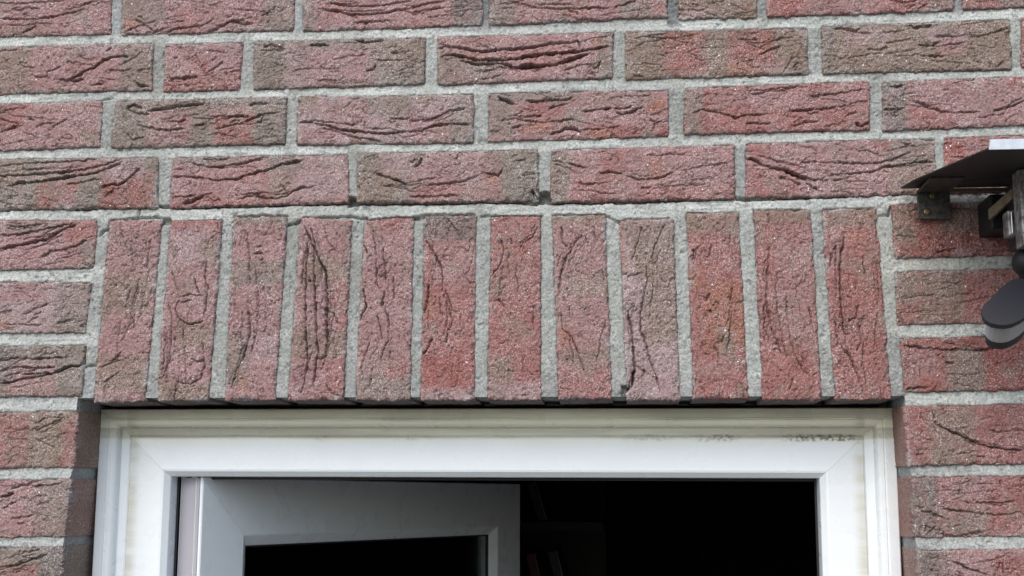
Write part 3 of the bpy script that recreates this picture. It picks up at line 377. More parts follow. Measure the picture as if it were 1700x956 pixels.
SOLDIERS = [
 (q4(181, 366, 268, 364.6, 154.4, 667, 239, 665), 'P', [(150, 455, 250, 520, 'B'), (150, 590, 245, 650, 'B')],
  [('V1', 2, 3, 145, 100, 170, 190), ('V1', 2, 3, 200, 150, 205, 290), ('V1', 2.2, 4, 230, 365, 205, 450, 195, 510, 215, 575), ('V1', 3, 4, 290, 150, 270, 300), ('V1', 2, 3, 40, 770, 110, 740, 150, 730), ('V1', 2, 2.5, 150, 640, 190, 560), ('V1', 2, 2.5, 60, 840, 140, 790), ('V1', 2, 2.5, 100, 740, 150, 690)]),
 (q4(283, 367, 368, 366, 260.5, 665, 344.5, 663), 'P', [(330, 395, 370, 440, 'B'), (285, 375, 340, 440, 'M'), (290, 535, 352, 572, 'B'), (255, 635, 350, 670, 'B'), (285, 362, 370, 376, 'R')],
  [('V1', 3, 6, 560, 260, 550, 330, 565, 390, 555, 480, 545, 530), ('V1', 2.6, 5, 380, 460, 395, 540, 390, 640, 380, 740, 345, 830), ('V1', 2.4, 4, 360, 540, 362, 650, 345, 800), ('V1', 2, 3, 390, 300, 420, 400, 430, 430), ('V1', 2, 3, 430, 430, 480, 415, 540, 425), ('V1', 2.4, 4, 430, 440, 410, 480, 420, 530, 480, 560, 540, 545), ('V1', 2.2, 4, 450, 555, 448, 640), ('V1', 3, 5, 540, 650, 550, 760, 530, 820, 480, 850, 420, 840), ('V1', 2.6, 4, 500, 740, 545, 735), ('V1', 2, 3, 430, 810, 415, 850, 400, 930), ('V1', 3, 4, 500, 340, 525, 410)]),
 (q4(388, 360, 476, 360, 373.5, 664, 455, 663), 'P', [(385, 432, 474, 475, 'G'), (370, 552, 412, 640, 'G'), (412, 552, 460, 598, 'M'), (397, 622, 412, 648, 'O'), (388, 355, 480, 374, 'G')],
  [('V1', 2.2, 4, 750, 110, 765, 220, 770, 370), ('V1', 2, 3, 795, 290, 800, 370), ('V1', 3.2, 6, 760, 480, 765, 560, 770, 600, 740, 700, 700, 790, 680, 870), ('V1', 2.8, 5, 810, 400, 810, 520, 795, 620, 770, 700), ('V1', 3, 4, 790, 220, 830, 215), ('V1', 2.2, 3, 835, 380, 845, 440, 840, 560)]),
 (q4(499, 362, 582.6, 364.6, 478, 663, 569, 663), 'P', [(540, 430, 585, 470, 'B'), (478, 550, 575, 592, 'B'), (505, 425, 545, 460, 'B'), (538, 598, 572, 660, 'S'), (555, 470, 580, 550, 'S')],
  [('V2', 3.2, 7, 120, 160, 112, 300, 108, 450, 110, 600, 118, 740, 100, 850, 85, 890), ('V2', 4, 8, 105, 90, 150, 200, 150, 330, 158, 480, 160, 620, 170, 700, 150, 800, 145, 870), ('V2', 4.2, 8, 135, 100, 165, 230, 205, 310, 212, 450, 210, 560, 215, 650), ('V2', 2.2, 3, 225, 340, 235, 500, 270, 560), ('V2', 2.2, 3, 200, 90, 215, 160, 260, 210), ('V2', 2.4, 4, 210, 850, 230, 890, 270, 900), ('V2', 2, 3, 170, 730, 210, 710), ('V2', 3.4, 5, 125, 345, 132, 360)]),
 (q4(605, 366, 686, 362, 590, 663, 680, 663), 'P', [(585, 622, 685, 668, 'G'), (612, 358, 690, 382, 'S'), (640, 600, 684, 625, 'S')],
  [('V2', 2.6, 4, 435, 120, 445, 220, 450, 330, 460, 390), ('V2', 2.6, 4, 475, 190, 490, 290, 495, 370), ('V2', 4, 6, 490, 400, 475, 470), ('V2', 3, 5, 395, 180, 405, 220), ('V2', 3.6, 6, 385, 390, 398, 480, 370, 530), ('V2', 2.4, 4, 455, 515, 470, 600, 475, 640), ('V2', 2.6, 4, 490, 480, 510, 540, 505, 640, 480, 690, 468, 745), ('V2', 2.6, 4, 530, 330, 535, 440), ('V2', 2.6, 4, 415, 650, 390, 720, 370, 790), ('V2', 2, 3, 430, 770, 415, 870), ('V2', 4, 4, 520, 690, 510, 720)]),
 (q4(705, 358, 790, 359, 698.5, 663, 786, 663), 'S', [(700, 350, 795, 402, 'D'), (695, 590, 790, 645, 'R'), (690, 500, 720, 530, 'O'), (695, 645, 790, 668, 'M'), (715, 402, 790, 470, 'P')],
  [('V2', 3, 5, 695, 160, 720, 210, 760, 280, 770, 350, 765, 405), ('V2', 2.2, 3, 780, 395, 810, 470, 810, 560, 790, 600), ('V2', 4.4, 6, 700, 370, 690, 470, 675, 510), ('V2', 3.4, 5, 715, 630, 690, 690, 660, 710), ('V2', 4, 5, 795, 600, 785, 650), ('V2', 2, 3, 750, 430, 765, 520), ('V2', 2, 2.5, 790, 50, 840, 110, 855, 160)]),
 (q4(816, 359, 897, 360, 809, 663, 897, 663), 'S', [(805, 630, 900, 668, 'M'), (808, 590, 850, 630, 'B')],
  [('V3', 2.4, 4, 90, 150, 105, 200, 95, 260, 50, 325), ('V3', 2.4, 4, 270, 95, 240, 145, 200, 165, 190, 195), ('V3', 2.6, 3, 140, 150, 145, 175), ('V3', 2, 2, 245, 470, 250, 600), ('V3', 3, 2.5, 80, 440, 110, 480)]),
 (q4(917, 359, 1004, 358, 928, 663, 1015, 661), 'P', [(912, 350, 1008, 373, 'B'), (925, 540, 952, 575, 'O'), (935, 455, 1008, 492, 'B'), (926, 582, 1012, 606, 'B'), (926, 610, 1015, 665, 'S')],
  [('V3', 3.2, 5, 385, 90, 390, 160, 410, 190), ('V3', 3.6, 5, 440, 180, 400, 250, 380, 330, 370, 420), ('V3', 2.4, 4, 380, 500, 390, 580, 430, 620, 460, 680, 480, 750, 500, 800), ('V3', 2.4, 3, 590, 150, 575, 210), ('V3', 2, 3, 540, 90, 545, 180), ('V3', 2, 3, 580, 300, 590, 350), ('V3', 2, 3, 420, 470, 430, 560), ('V3', 2.4, 3, 480, 130, 440, 180)]),
 (q4(1029, 367, 1117, 364, 1042, 663, 1128, 663), 'M', [(1070, 365, 1130, 570, 'B'), (1050, 365, 1075, 460, 'B'), (1028, 365, 1036, 440, 'O')],
  [('V3', 2.4, 4, 770, 90, 740, 200, 720, 250), ('V3', 2.2, 4, 880, 80, 840, 170, 815, 240, 830, 280), ('V3', 2, 3, 700, 330, 780, 310), ('V3', 2.8, 5, 790, 280, 795, 350, 775, 440, 765, 510, 765, 590, 790, 650, 815, 750, 850, 850, 860, 890), ('V3', 4.4, 8, 700, 500, 720, 580, 730, 700, 735, 780), ('V3', 6, 12, 735, 780, 715, 860, 690, 890, 680, 910), ('V3', 2.4, 3, 740, 760, 790, 790), ('V3', 2.4, 3, 735, 470, 700, 500)]),
 (q4(1140.7, 352.6, 1225.5, 352.6, 1152, 661, 1242, 661), 'S', [(1135, 345, 1230, 388, 'B'), (1168, 470, 1244, 578, 'O'), (1142, 448, 1172, 482, 'O'), (1190, 540, 1215, 590, 'B')],
  [('V4', 2.6, 4, 150, 170, 140, 230), ('V4', 6, 6, 140, 410, 125, 450), ('V4', 4.4, 4, 130, 490, 150, 500), ('V4', 3, 4, 250, 380, 240, 450), ('V4', 7, 6, 210, 620, 200, 650), ('V4', 3, 4, 160, 660, 185, 700, 180, 760), ('V4', 3, 4, 240, 120, 235, 200), ('V4', 4, 4, 60, 200, 65, 250)]),
 (q4(1252, 349.6, 1346, 349.6, 1267.6, 663, 1363, 663), 'S', [(1246, 340, 1350, 374, 'B'), (1290, 375, 1350, 560, 'P')],
  [('V4', 5, 5, 430, 180, 420, 300, 415, 450, 435, 570), ('V4', 3, 5, 435, 570, 465, 640, 490, 700), ('V4', 2.2, 3, 455, 350, 470, 500, 490, 620, 510, 720), ('V4', 2.2, 3, 510, 400, 520, 550, 530, 650, 570, 750, 630, 820), ('V4', 2, 3, 540, 820, 525, 880), ('V4', 4, 4, 620, 480, 640, 600), ('V4', 3, 4, 420, 30, 430, 75)]),
 (q4(1365.6, 348, 1454.5, 347, 1388, 663, 1479.7, 661), 'S', [(1358, 340, 1460, 377, 'B'), (1405, 382, 1428, 400, 'O'), (1375, 380, 1402, 450, 'P'), (1400, 450, 1425, 540, 'R')],
  [('V4', 3.6, 6, 790, 140, 770, 250, 770, 380, 780, 520, 795, 640, 800, 680), ('V4', 3, 4, 750, 180, 745, 280), ('V4', 2.4, 4, 740, 520, 760, 650, 820, 720, 850, 800, 890, 910), ('V4', 3.6, 5, 855, 470, 850, 520, 810, 545), ('V4', 2.6, 4, 860, 550, 870, 640, 850, 690), ('V4', 2.4, 4, 800, 680, 840, 780), ('V4', 3, 3, 945, 250, 960, 450)]),
]
# ------------------------------------------------------------------ brick mesh
MM = 1000.0
def poly_dist(X, Z, pts):
    """distance to a polyline, side sign (+ above / left of it), position along it 0..1"""
    best = np.full(X.shape, 1e9); sgn = np.ones(X.shape); tt = np.zeros(X.shape)
    seg = np.diff(pts, axis=0); L = np.hypot(seg[:, 0], seg[:, 1]); tot = L.sum() + 1e-9; acc = 0
    for (ax, az), (dx, dz), l in zip(pts[:-1], seg, L):
        if l < 1e-9: continue
        t = np.clip(((X - ax) * dx + (Z - az) * dz) / (l * l), 0, 1)
        px = X - ax - t * dx; pz = Z - az - t * dz; d = np.hypot(px, pz)
        m = d < best
        best = np.where(m, d, best); sgn = np.where(m, np.sign(dx * pz - dz * px), sgn); tt = np.where(m, (acc + t * l) / tot, tt)
        acc += l
    return best, sgn, tt
def brick_surface(quad, base, zones, creases, seed, res, folds=0, zone_px=True, side=None, hair=0):
    """quad: TL, TR, BL, BR in (x, z) metres. Returns co, faces, colours"""
    TL, TR, BL, BR = [np.array(p, float) for p in quad]
    mid = (TL + TR + BL + BR) / 4; grow = np.array([.0009, .0009])          # the rounded rim disappears in the mortar
    TL, TR, BL, BR = [p + np.sign(p - mid) * grow for p in (TL, TR, BL, BR)]
    Lu = (np.linalg.norm(TR - TL) + np.linalg.norm(BR - BL)) / 2 * MM; Lv = (np.linalg.norm(TL - BL) + np.linalg.norm(TR - BR)) / 2 * MM
    nu = max(4, int(Lu / res)); nv = max(4, int(Lv / res))
    u, v = np.meshgrid(np.linspace(0, 1, nu + 1), np.linspace(0, 1, nv + 1))
    Pq = ((BL[None, None] * (1 - u)[..., None] + BR[None, None] * u[..., None]) * (1 - v)[..., None] + (TL[None, None] * (1 - u)[..., None] + TR[None, None] * u[..., None]) * v[..., None])
    X = Pq[..., 0] * MM; Z = Pq[..., 1] * MM
    e = np.minimum(np.minimum(u, 1 - u) * Lu, np.minimum(v, 1 - v) * Lv)
    rng = random.Random(seed)
    fade = np.exp(-e / 5.)
    dX = (1.9 * fbm(X, Z, 9, seed) + .9 * noise(X, Z, 2.6, seed + 3)) * fade
    dZ = (1.9 * fbm(X, Z, 9, seed + 5) + .9 * noise(X, Z, 2.6, seed + 7)) * fade
    along = Lu > Lv
    h = .7 * fbm(X, Z, 38, seed + 11) + .75 * fbm(X, Z, 11, seed + 12) + .55 * fbm(X, Z, 4.2, seed + 13, 2) + .42 * noise(X, Z, 1.9, seed + 14)
    # shallow random wrinkles running roughly with the brick
    sx, sz = (1., 3.2) if along else (3.2, 1.)
    wr = np.abs(fbm((X + 5 * fbm(X, Z, 25, seed + 21)) * sx / 3.2, (Z + 5 * fbm(X, Z, 25, seed + 22)) * sz / 3.2, 9, seed + 20, 2))
    h -= 2.2 * sstep(.06, 0, wr) * sstep(-.15, .25, fbm(X, Z, 28, seed + 23))
    wr2 = np.abs(noise(X + 3 * noise(X, Z, 7, seed + 31), Z + 3 * noise(X, Z, 7, seed + 32), 6, seed + 30))
    h -= 1.3 * sstep(.10, 0, wr2) * sstep(.1, .5, fbm(X, Z, 20, seed + 33))
    wr3 = np.abs(fbm((X + 6 * fbm(X, Z, 18, seed + 35)) * sx / 3.2, (Z + 6 * fbm(X, Z, 18, seed + 36)) * sz / 3.2, 5.5, seed + 34, 2))
    h -= 1.9 * sstep(.06, 0, wr3) * sstep(-.1, .25, fbm(X, Z, 17, seed + 37))
    # pits
    h -= 1.6 * sstep(.62, .85, noise(X, Z, 3.3, seed + 41)) * sstep(.0, .5, noise(X, Z, 24, seed + 42))
    cl = [crease(c) for c in creases]
    for k in range(folds):
        y0 = rng.uniform(.15, .85); x0 = rng.uniform(0, .5); n = 7; ln = rng.uniform(.25, .6); sag = rng.uniform(-.15, .15); sl = rng.uniform(-.2, .2)
        pts = []
        for i in range(n):
            t = i / (n - 1); a = x0 + ln * t; b = y0 + sag * math.sin(math.pi * t) + sl * (t - .5) + rng.uniform(-.03, .03)
            a = min(max(a, .02), .98); b = min(max(b, .05), .95)
            if not along: a, b = b, a
            p = (BL * (1 - a) + BR * a) * (1 - b) + (TL * (1 - a) + TR * a) * b; pts.append(p)
        cl.append((rng.uniform(2, 3.4), rng.uniform(2.5, 6), np.array(pts)))
    lead = [p for w_, d_, p in cl if d_ > 2.5]
    for k in range(hair):                      # hairline creases that run along with the main folds
        n = 6; a0 = rng.uniform(.03, .75); b0 = rng.uniform(.08, .92); ln = rng.uniform(.08, .30); sl = rng.uniform(-.16, .16)
        if lead and rng.random() < .6:
            src = lead[rng.randrange(len(lead))]; off = np.array([rng.uniform(-.012, .012), rng.uniform(-.009, .009)])
            i0 = rng.uniform(0, .5); i1 = i0 + rng.uniform(.25, .5); tt_ = np.linspace(0, 1, len(src)); ts = np.linspace(i0, min(i1, 1), n)
            pts = [np.array([np.interp(t_, tt_, src[:, 0]), np.interp(t_, tt_, src[:, 1])]) + off + np.array([rng.uniform(-.0012, .0012), rng.uniform(-.0012, .0012)]) for t_ in ts]
        else:
            pts = []
            for i in range(n):
                a = a0 + ln * i / (n - 1); b = b0 + sl * i / (n - 1) + rng.uniform(-.02, .02)
                if not along: a, b = b, a
                pts.append((BL * (1 - a) + BR * a) * (1 - b) + (TL * (1 - a) + TR * a) * b)
        cl.append((rng.uniform(1.4, 2.0), rng.uniform(1.4, 3.0), np.array(pts)))
    Xw = X + .9 * noise(X, Z, 3.5, seed + 51) + .25 * noise(X, Z, 1.6, seed + 52); Zw = Z + .9 * noise(X, Z, 3.5, seed + 53) + .25 * noise(X, Z, 1.6, seed + 54)
    for w, dep, pts in cl:
        p = pts * MM
        lo = p.min(0) - 16; hi = p.max(0) + 16
        jj = np.where((X.min(0) < hi[0]) & (X.max(0) > lo[0]))[0]; ii = np.where((Z.min(1) < hi[1]) & (Z.max(1) > lo[1]))[0]
        if not len(ii) or not len(jj): continue
        sl = (slice(ii[0], ii[-1] + 1), slice(jj[0], jj[-1] + 1))
        d, s, t = poly_dist(Xw[sl], Zw[sl], p)
        tap = np.clip(np.minimum(t, 1 - t) * 9 + .35, 0, 1)
        ww = w * .35 * (.75 + .45 * noise(X[sl], Z[sl], 8, seed + 61)) * (.6 + .4 * tap)
        run = np.linalg.norm(np.diff(p, axis=0), axis=1).sum()
        vary = np.clip(.85 + .40 * noise(t * run, np.zeros_like(t), 17, seed + int(p[0, 0]) % 97), .5, 1.25)
        dd = dep * vary
        h[sl] -= dd * 1.3 * tap * np.exp(-(d / np.maximum(ww, .52)) ** 2)
        upper = s > 0
        h[sl] += tap * np.where(upper, .24 * dd * np.exp(-d / 2.6), -.30 * dd * np.exp(-d / (1.1 * w)))
    h -= 2.4 * np.exp(-e / 1.5) * (.7 + .6 * noise(X, Z, 6, seed + 71))
    h -= 3.4 * sstep(.2, .75, noise(X, Z, 8, seed + 72)) * np.exp(-e / 2.6)
    border = (e < 1e-6); h = np.where(border, np.minimum(h, -4.5), h)
    # colour
    if isinstance(base, str): base = COL[base]
    C = np.ones(X.shape + (3,)) * base
    wx = X + 4.5 * fbm(X, Z, 14, seed + 81) + .7 * noise(X, Z, 2, seed + 82); wz = Z + 4.5 * fbm(X, Z, 14, seed + 83) + .7 * noise(X, Z, 2, seed + 84)
    for (x0, y0, x1, y1, cc) in zones:
        if zone_px:
            (ax, bx), (az, bz) = wall_pt([x0, x1], [(y0 + y1) / 2] * 2)[0], wall_pt([(x0 + x1) / 2] * 2, [y1, y0])[1]
        else: ax, az, bx, bz = x0, y0, x1, y1
        sd_ = np.minimum(np.minimum(wx - ax * MM, bx * MM - wx), np.minimum(wz - az * MM, bz * MM - wz))
        m = (sstep(-6, 6, sd_ + 1.6 * noise(X, Z, 1.7, seed + 86) + 1.5 * noise(X, Z, 3.4, seed + 87)) * (.76 + .22 * fbm(X, Z, 9, seed + 85)))[..., None]
        C = C * (1 - m) + (COL[cc] if isinstance(cc, str) else cc) * m
    pale = sstep(.0, .75, fbm(X, Z, 13, seed + 91))[..., None] * .30
    C = C * (1 - pale) + COL['M'] * .95 * pale
    redder = sstep(.15, .8, fbm(X, Z, 16, seed + 92))[..., None] * .22
    C = C * (1 - redder) + COL['R'] * redder
    grey = sstep(.05, .7, fbm(X, Z, 24, seed + 94))[..., None] * .50
    C = C * (1 - grey) + (COL['G'] * .5 + COL['B'] * .5) * grey
    lum = C.mean(-1, keepdims=True); C = C * .84 + lum * np.array([1.04, 1.0, .96]) * .16
    C *= .76 * (1 + .14 * fbm(X, Z, 6, seed + 93) + .10 * noise(X, Z, 1.8, seed + 97))[..., None]
    smear = (sstep(.0, .55, fbm(X, Z, 16, seed + 99)) * np.exp(-e / 3.2) * .75 + .10 * sstep(.35, .7, fbm(X, Z, 30, seed + 100)))[..., None]
    C = C * (1 - smear) + np.array([.36, .36, .345]) * smear                   # mortar smeared over the edges
    n = (nu + 1) * (nv + 1)
    co = np.stack([(X + dX) / MM, -h / MM, (Z + dZ) / MM], -1).reshape(-1, 3)
    idx = np.arange(n).reshape(nv + 1, nu + 1)
    f = np.stack([idx[:-1, :-1], idx[:-1, 1:], idx[1:, 1:], idx[1:, :-1]], -1).reshape(-1, 4)
    # sides going back into the wall
    loop = np.concatenate([idx[0, :-1], idx[:-1, -1], idx[-1, :0:-1], idx[:0:-1, 0]])
    cc = C.reshape(-1, 3); cos = [co]; cols = [cc]; fs = [f]; prev = loop; base_i = n; L = len(loop)
    flat = np.stack([X / MM, np.zeros_like(X), Z / MM], -1).reshape(-1, 3)[loop]
    per = np.concatenate([[0], np.cumsum(np.linalg.norm(np.diff(flat, axis=0), axis=1))]) * MM
    cen = flat.mean(0); dv = np.zeros_like(flat); eu = np.abs(flat - cen) / np.array([Lu / 2, 1, Lv / 2]) * MM
    dv[:, 0] = np.where(eu[:, 0] > eu[:, 2], np.sign(flat[:, 0] - cen[0]), 0); dv[:, 2] = np.where(eu[:, 0] > eu[:, 2], 0, np.sign(flat[:, 2] - cen[2]))
    for y in (.0062, .0095, .0135, .018, .023, .029, .036, .044, .053, .064, .08, .1):
        k_ = max(0, 1 - (y - .004) / .010); ring = co[loop] * k_ + flat * (1 - k_); ring[:, 1] = y
        yy = np.full(L, y * MM)
        nn = .0007 * fbm(per, yy, 12, seed + 95) + .0004 * noise(per, yy, 3.5, seed + 98)
        ring += dv * nn[:, None]
        cos.append(ring); kk = (1 + .10 * fbm(per, yy, 14, seed + 96))[:, None]
        own = base * .4 + COL['B'] * .45
        cols.append((cc[loop] * (.1 + .5 * k_) + own * (.9 - .5 * k_) if side is None else cc[loop] * .12 + np.array(side) * .88) * kk)
        cur = np.arange(base_i, base_i + L); nx = np.roll(np.arange(L), -1)
        fs.append(np.stack([prev, cur, cur[nx], prev[nx]], -1)); prev = cur; base_i += L
    return np.concatenate(cos), np.concatenate(fs), np.concatenate(cols)

RES = 0.82
wall = empty('brick_wall', (0, 0, -2.1), 'red and grey-brown hand-moulded brick wall with pale mortar around the white frame', 'wall')
WOFF = np.array([0, 0, 2.1])
quads = []                          # every brick's face quad in metres, for the mortar
def px_quad(c):
    x, z = wall_pt(c[:4], c[4:]); return [(x[i], z[i]) for i in range(4)]
seed = 100
def put_brick(spec, parent, name='brick', off=WOFF, side=None):
    global seed
    c, base, zones, creases = spec
    q = px_quad(c); quads.append(q); seed += 131
    co, f, cl = brick_surface(q, base, zones, creases, seed, RES, side=side, hair=9)
    cen = np.array([np.mean([p[0] for p in q]), 0, np.mean([p[1] for p in q])])
    tiltr = random.Random(seed); dy = tiltr.uniform(-.0012, .0008)
    co[:, 1] += dy
    return mesh_obj(name, co - cen, f, M_BRICK, parent, tuple(cen + off), cl)
for key, row in ROWS.items():
    for spec in row: put_brick(spec, wall)

# ------------------------------------------------------------------ mortar of the wall and of the soldier course
OX0, OX1, OZ0, OZ1 = -.472, .467, -1.335, .003        # masonry opening
soldier_quads = [px_quad(s[0]) for s in SOLDIERS]
quads += soldier_quads
xs = np.concatenate([np.arange(-2.2, -.66, .02), np.arange(-.66, .66, .0012), np.arange(.66, 2.21, .02)])
zs = np.concatenate([np.arange(-2.1, -.27, .02), np.arange(-.27, .535, .0012), np.arange(.535, 1.61, .02)])
for v in (OX0, OX1): xs[np.argmin(abs(xs - v))] = v
for v in (OZ0, OZ1): zs[np.argmin(abs(zs - v))] = v
fx = (xs > -.6595) & (xs < .6595); fz = (zs > -.2695) & (zs < .5345)
GX, GZ = np.meshgrid(xs, zs)
Bm = np.zeros(GX.shape, bool)
def raster(q):
    TL, TR, BL, BR = q; poly = [BL, BR, TR, TL]
    x0 = min(p[0] for p in q); x1 = max(p[0] for p in q); z0 = min(p[1] for p in q); z1 = max(p[1] for p in q)
    j = np.where((xs >= x0) & (xs <= x1))[0]; i = np.where((zs >= z0) & (zs <= z1))[0]
    if not len(i) or not len(j): return
    sl = (slice(i[0], i[-1] + 1), slice(j[0], j[-1] + 1)); X = GX[sl]; Z = GZ[sl]; ins = np.ones(X.shape, bool)
    for a, b in zip(poly, poly[1:] + poly[:1]): ins &= ((b[0] - a[0]) * (Z - a[1]) - (b[1] - a[1]) * (X - a[0])) >= 0
    Bm[sl] |= ins
for q in quads: raster(q)
def run_dist(mask, coord, axis, rev):
    m = mask if axis == 0 else mask.T
    n = m.shape[0]; out = np.full(m.shape, .2); last = np.full(m.shape[1], -9.9)
    for i in (range(n - 1, -1, -1) if rev else range(n)):
        last = np.where(m[i], coord[i], last); out[i] = np.where(last < -5, .2, abs(coord[i] - last))
    return out if axis == 0 else out.T
d_dn = run_dist(Bm, zs, 0, False) * MM; d_up = run_dist(Bm, zs, 0, True) * MM
d_l = run_dist(Bm, xs, 1, False) * MM; d_r = run_dist(Bm, xs, 1, True) * MM
XM, ZM = GX * MM, GZ * MM
t = d_up / (d_up + d_dn + 1e-6)
bed = (d_up + d_dn) < 27; head = ((d_l + d_r) < 27) & ~bed
rec = np.where(bed, 4.4 * (1 - t) ** .8 + .8 * t ** 1.2, np.where(head, 2.5, 2.6))
rec = rec + np.where(head, .9 * fbm(XM, ZM, 30, 7), 0)
for _ in range(2):
    r = rec.copy(); r[1:-1, 1:-1] = (rec[1:-1, 1:-1] * 2 + rec[:-2, 1:-1] + rec[2:, 1:-1] + rec[1:-1, :-2] + rec[1:-1, 2:]) / 6; rec = r
H = -rec + .55 * fbm(XM, ZM, 16, 1) + .45 * fbm(XM, ZM, 5, 2) + .38 * noise(XM, ZM, 2.2, 3)
H += np.where(bed, .8 * noise(XM / 9, ZM, 2.6, 4) * sstep(-.2, .4, noise(XM, ZM, 60, 5)), .35 * noise(XM, ZM, 3, 6))
H -= 2.2 * sstep(.55, .8, noise(XM, ZM, 3.2, 8)) * sstep(.0, .5, fbm(XM, ZM, 26, 9))   # small pits
dmin = np.minimum(np.minimum(d_dn, d_up), np.minimum(d_l, d_r))
H -= 3.2 * sstep(.05, .6, fbm(XM, ZM, 24, 10)) * np.exp(-dmin / 1.1)
for c in [('U1', 2.6, 9, 0, 935, 300, 915, 700, 930, 860, 915, 1300, 910, 1500, 920, 1700, 915), ('U2', 2.6, 9, 0, 912, 400, 905, 700, 892, 1170, 880), ('U2', 2.6, 9, 1260, 888, 1690, 882),
          ('U3', 2.8, 9, 0, 887, 300, 882, 600, 868, 900, 872, 1060, 888), ('U3', 2.8, 10, 1170, 885, 1330, 865, 1500, 882, 1690, 868), ('U4', 2.8, 10, 0, 877, 500, 858, 960, 838, 1080, 852, 1400, 838, 1690, 828), ('U5', 2.8, 9, 0, 832, 400, 808, 780, 794),
          ('V1', 2.4, 7, 40, 135, 60, 110, 85, 100, 95, 60, 200, 50, 330, 45), ('V1', 2.4, 7, 690, 42, 940, 38), ('V1', 2, 5, 230, 0, 225, 40), ('V2', 2.4, 7, 10, 80, 60, 75, 100, 48, 330, 42, 400, 52), ('V2', 2.2, 7, 400, 62, 540, 46, 620, 48, 690, 33, 920, 32), ('V3', 2.2, 6, 0, 38, 290, 40), ('V3', 2.2, 6, 340, 33, 590, 33, 660, 70, 700, 55, 900, 50), ('V4', 2, 5, 350, 12, 600, 10), ('V4', 2, 5, 690, 8, 930, 2),
          ('W1', 2, 5, 400, 765, 450, 755), ('W2', 2.2, 6, 45, 90, 55, 45, 130, 45, 155, 35), ('T1', 1.8, 4, 770, 845, 860, 825, 925, 815), ('W2', 2, 4, 0, 90, 45, 88)]:
    w, dep, pts = crease(c); p = pts * MM
    j = np.where((xs * MM > p[:, 0].min() - 8) & (xs * MM < p[:, 0].max() + 8))[0]; i = np.where((zs * MM > p[:, 1].min() - 8) & (zs * MM < p[:, 1].max() + 8))[0]
    sl = (slice(i[0], i[-1] + 1), slice(j[0], j[-1] + 1))
    d, s_, t_ = poly_dist(XM[sl] + .8 * noise(XM[sl], ZM[sl], 4, 61), ZM[sl] + .8 * noise(XM[sl], ZM[sl], 4, 62), p)
    H[sl] -= dep * np.exp(-(d / (w * .55)) ** 2)
for x0, y0, x1, y1, dep in [(577, 326, 594, 342, 16), (892, 318, 916, 338, 16), (268, 362, 282, 372, 8), (683, 359, 704, 366, 6), (1032, 640, 1045, 668, 9)]:
    a, _ = wall_pt([x0, x1], [(y0 + y1) / 2] * 2); _, b = wall_pt([(x0 + x1) / 2] * 2, [y1, y0])
    sd_ = np.minimum(np.minimum(XM - a[0] * MM, a[1] * MM - XM), np.minimum(ZM - b[0] * MM, b[1] * MM - ZM)) + noise(XM, ZM, 4, 63)
    H -= dep * sstep(-1, 1.2, sd_)
H = np.where(Bm & (dmin <= 0), np.minimum(H, -6.5), H)
fine = fx[None, :] & fz[:, None]
H = np.where(fine, H, -5.2)
# colour of the mortar
TM = np.ones(GX.shape + (3,)) * np.array([.445, .46, .43])
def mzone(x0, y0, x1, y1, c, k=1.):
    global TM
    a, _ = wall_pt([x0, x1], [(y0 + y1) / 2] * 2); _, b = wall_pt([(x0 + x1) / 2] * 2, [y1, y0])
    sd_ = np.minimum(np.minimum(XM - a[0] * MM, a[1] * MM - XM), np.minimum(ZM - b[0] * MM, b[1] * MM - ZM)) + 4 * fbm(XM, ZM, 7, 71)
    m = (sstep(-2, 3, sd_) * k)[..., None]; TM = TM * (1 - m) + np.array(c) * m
TM *= np.where(head, .77, 1.)[..., None]
TM *= (1 + .22 * fbm(XM, ZM, 140, 73))[..., None]
grime = (sstep(.0, .6, fbm(XM, ZM, 35, 72, 4)) * np.where(bed, .35, .55))[..., None]; TM = TM * (1 - grime) + np.array([.25, .25, .225]) * grime
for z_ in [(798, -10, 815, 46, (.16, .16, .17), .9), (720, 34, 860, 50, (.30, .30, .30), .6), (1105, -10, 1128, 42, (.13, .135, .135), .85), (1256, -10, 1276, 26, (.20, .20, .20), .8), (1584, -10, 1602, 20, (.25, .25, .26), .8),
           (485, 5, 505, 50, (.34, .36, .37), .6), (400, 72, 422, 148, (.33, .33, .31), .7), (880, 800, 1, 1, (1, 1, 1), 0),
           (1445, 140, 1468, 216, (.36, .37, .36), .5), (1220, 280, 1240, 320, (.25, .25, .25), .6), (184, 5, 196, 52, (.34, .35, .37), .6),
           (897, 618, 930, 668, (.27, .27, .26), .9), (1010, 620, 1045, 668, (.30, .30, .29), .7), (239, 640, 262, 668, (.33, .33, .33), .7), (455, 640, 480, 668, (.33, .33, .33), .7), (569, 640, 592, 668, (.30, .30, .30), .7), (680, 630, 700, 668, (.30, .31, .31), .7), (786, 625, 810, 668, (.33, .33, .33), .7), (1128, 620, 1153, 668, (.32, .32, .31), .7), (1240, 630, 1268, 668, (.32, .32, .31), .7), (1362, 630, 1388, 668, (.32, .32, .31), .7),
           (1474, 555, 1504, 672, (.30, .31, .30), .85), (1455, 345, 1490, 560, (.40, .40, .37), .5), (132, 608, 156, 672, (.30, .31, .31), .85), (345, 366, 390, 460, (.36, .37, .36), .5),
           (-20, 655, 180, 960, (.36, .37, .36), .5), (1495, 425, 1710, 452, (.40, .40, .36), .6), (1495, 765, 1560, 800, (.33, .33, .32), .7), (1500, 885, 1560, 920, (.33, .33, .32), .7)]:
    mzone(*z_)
JL = [px_quad(ROWS[k][0][0]) for k in ('E3', 'E4', 'E5')]; JR = [px_quad(ROWS[k][0][0]) for k in ('F3', 'F4', 'F5')]
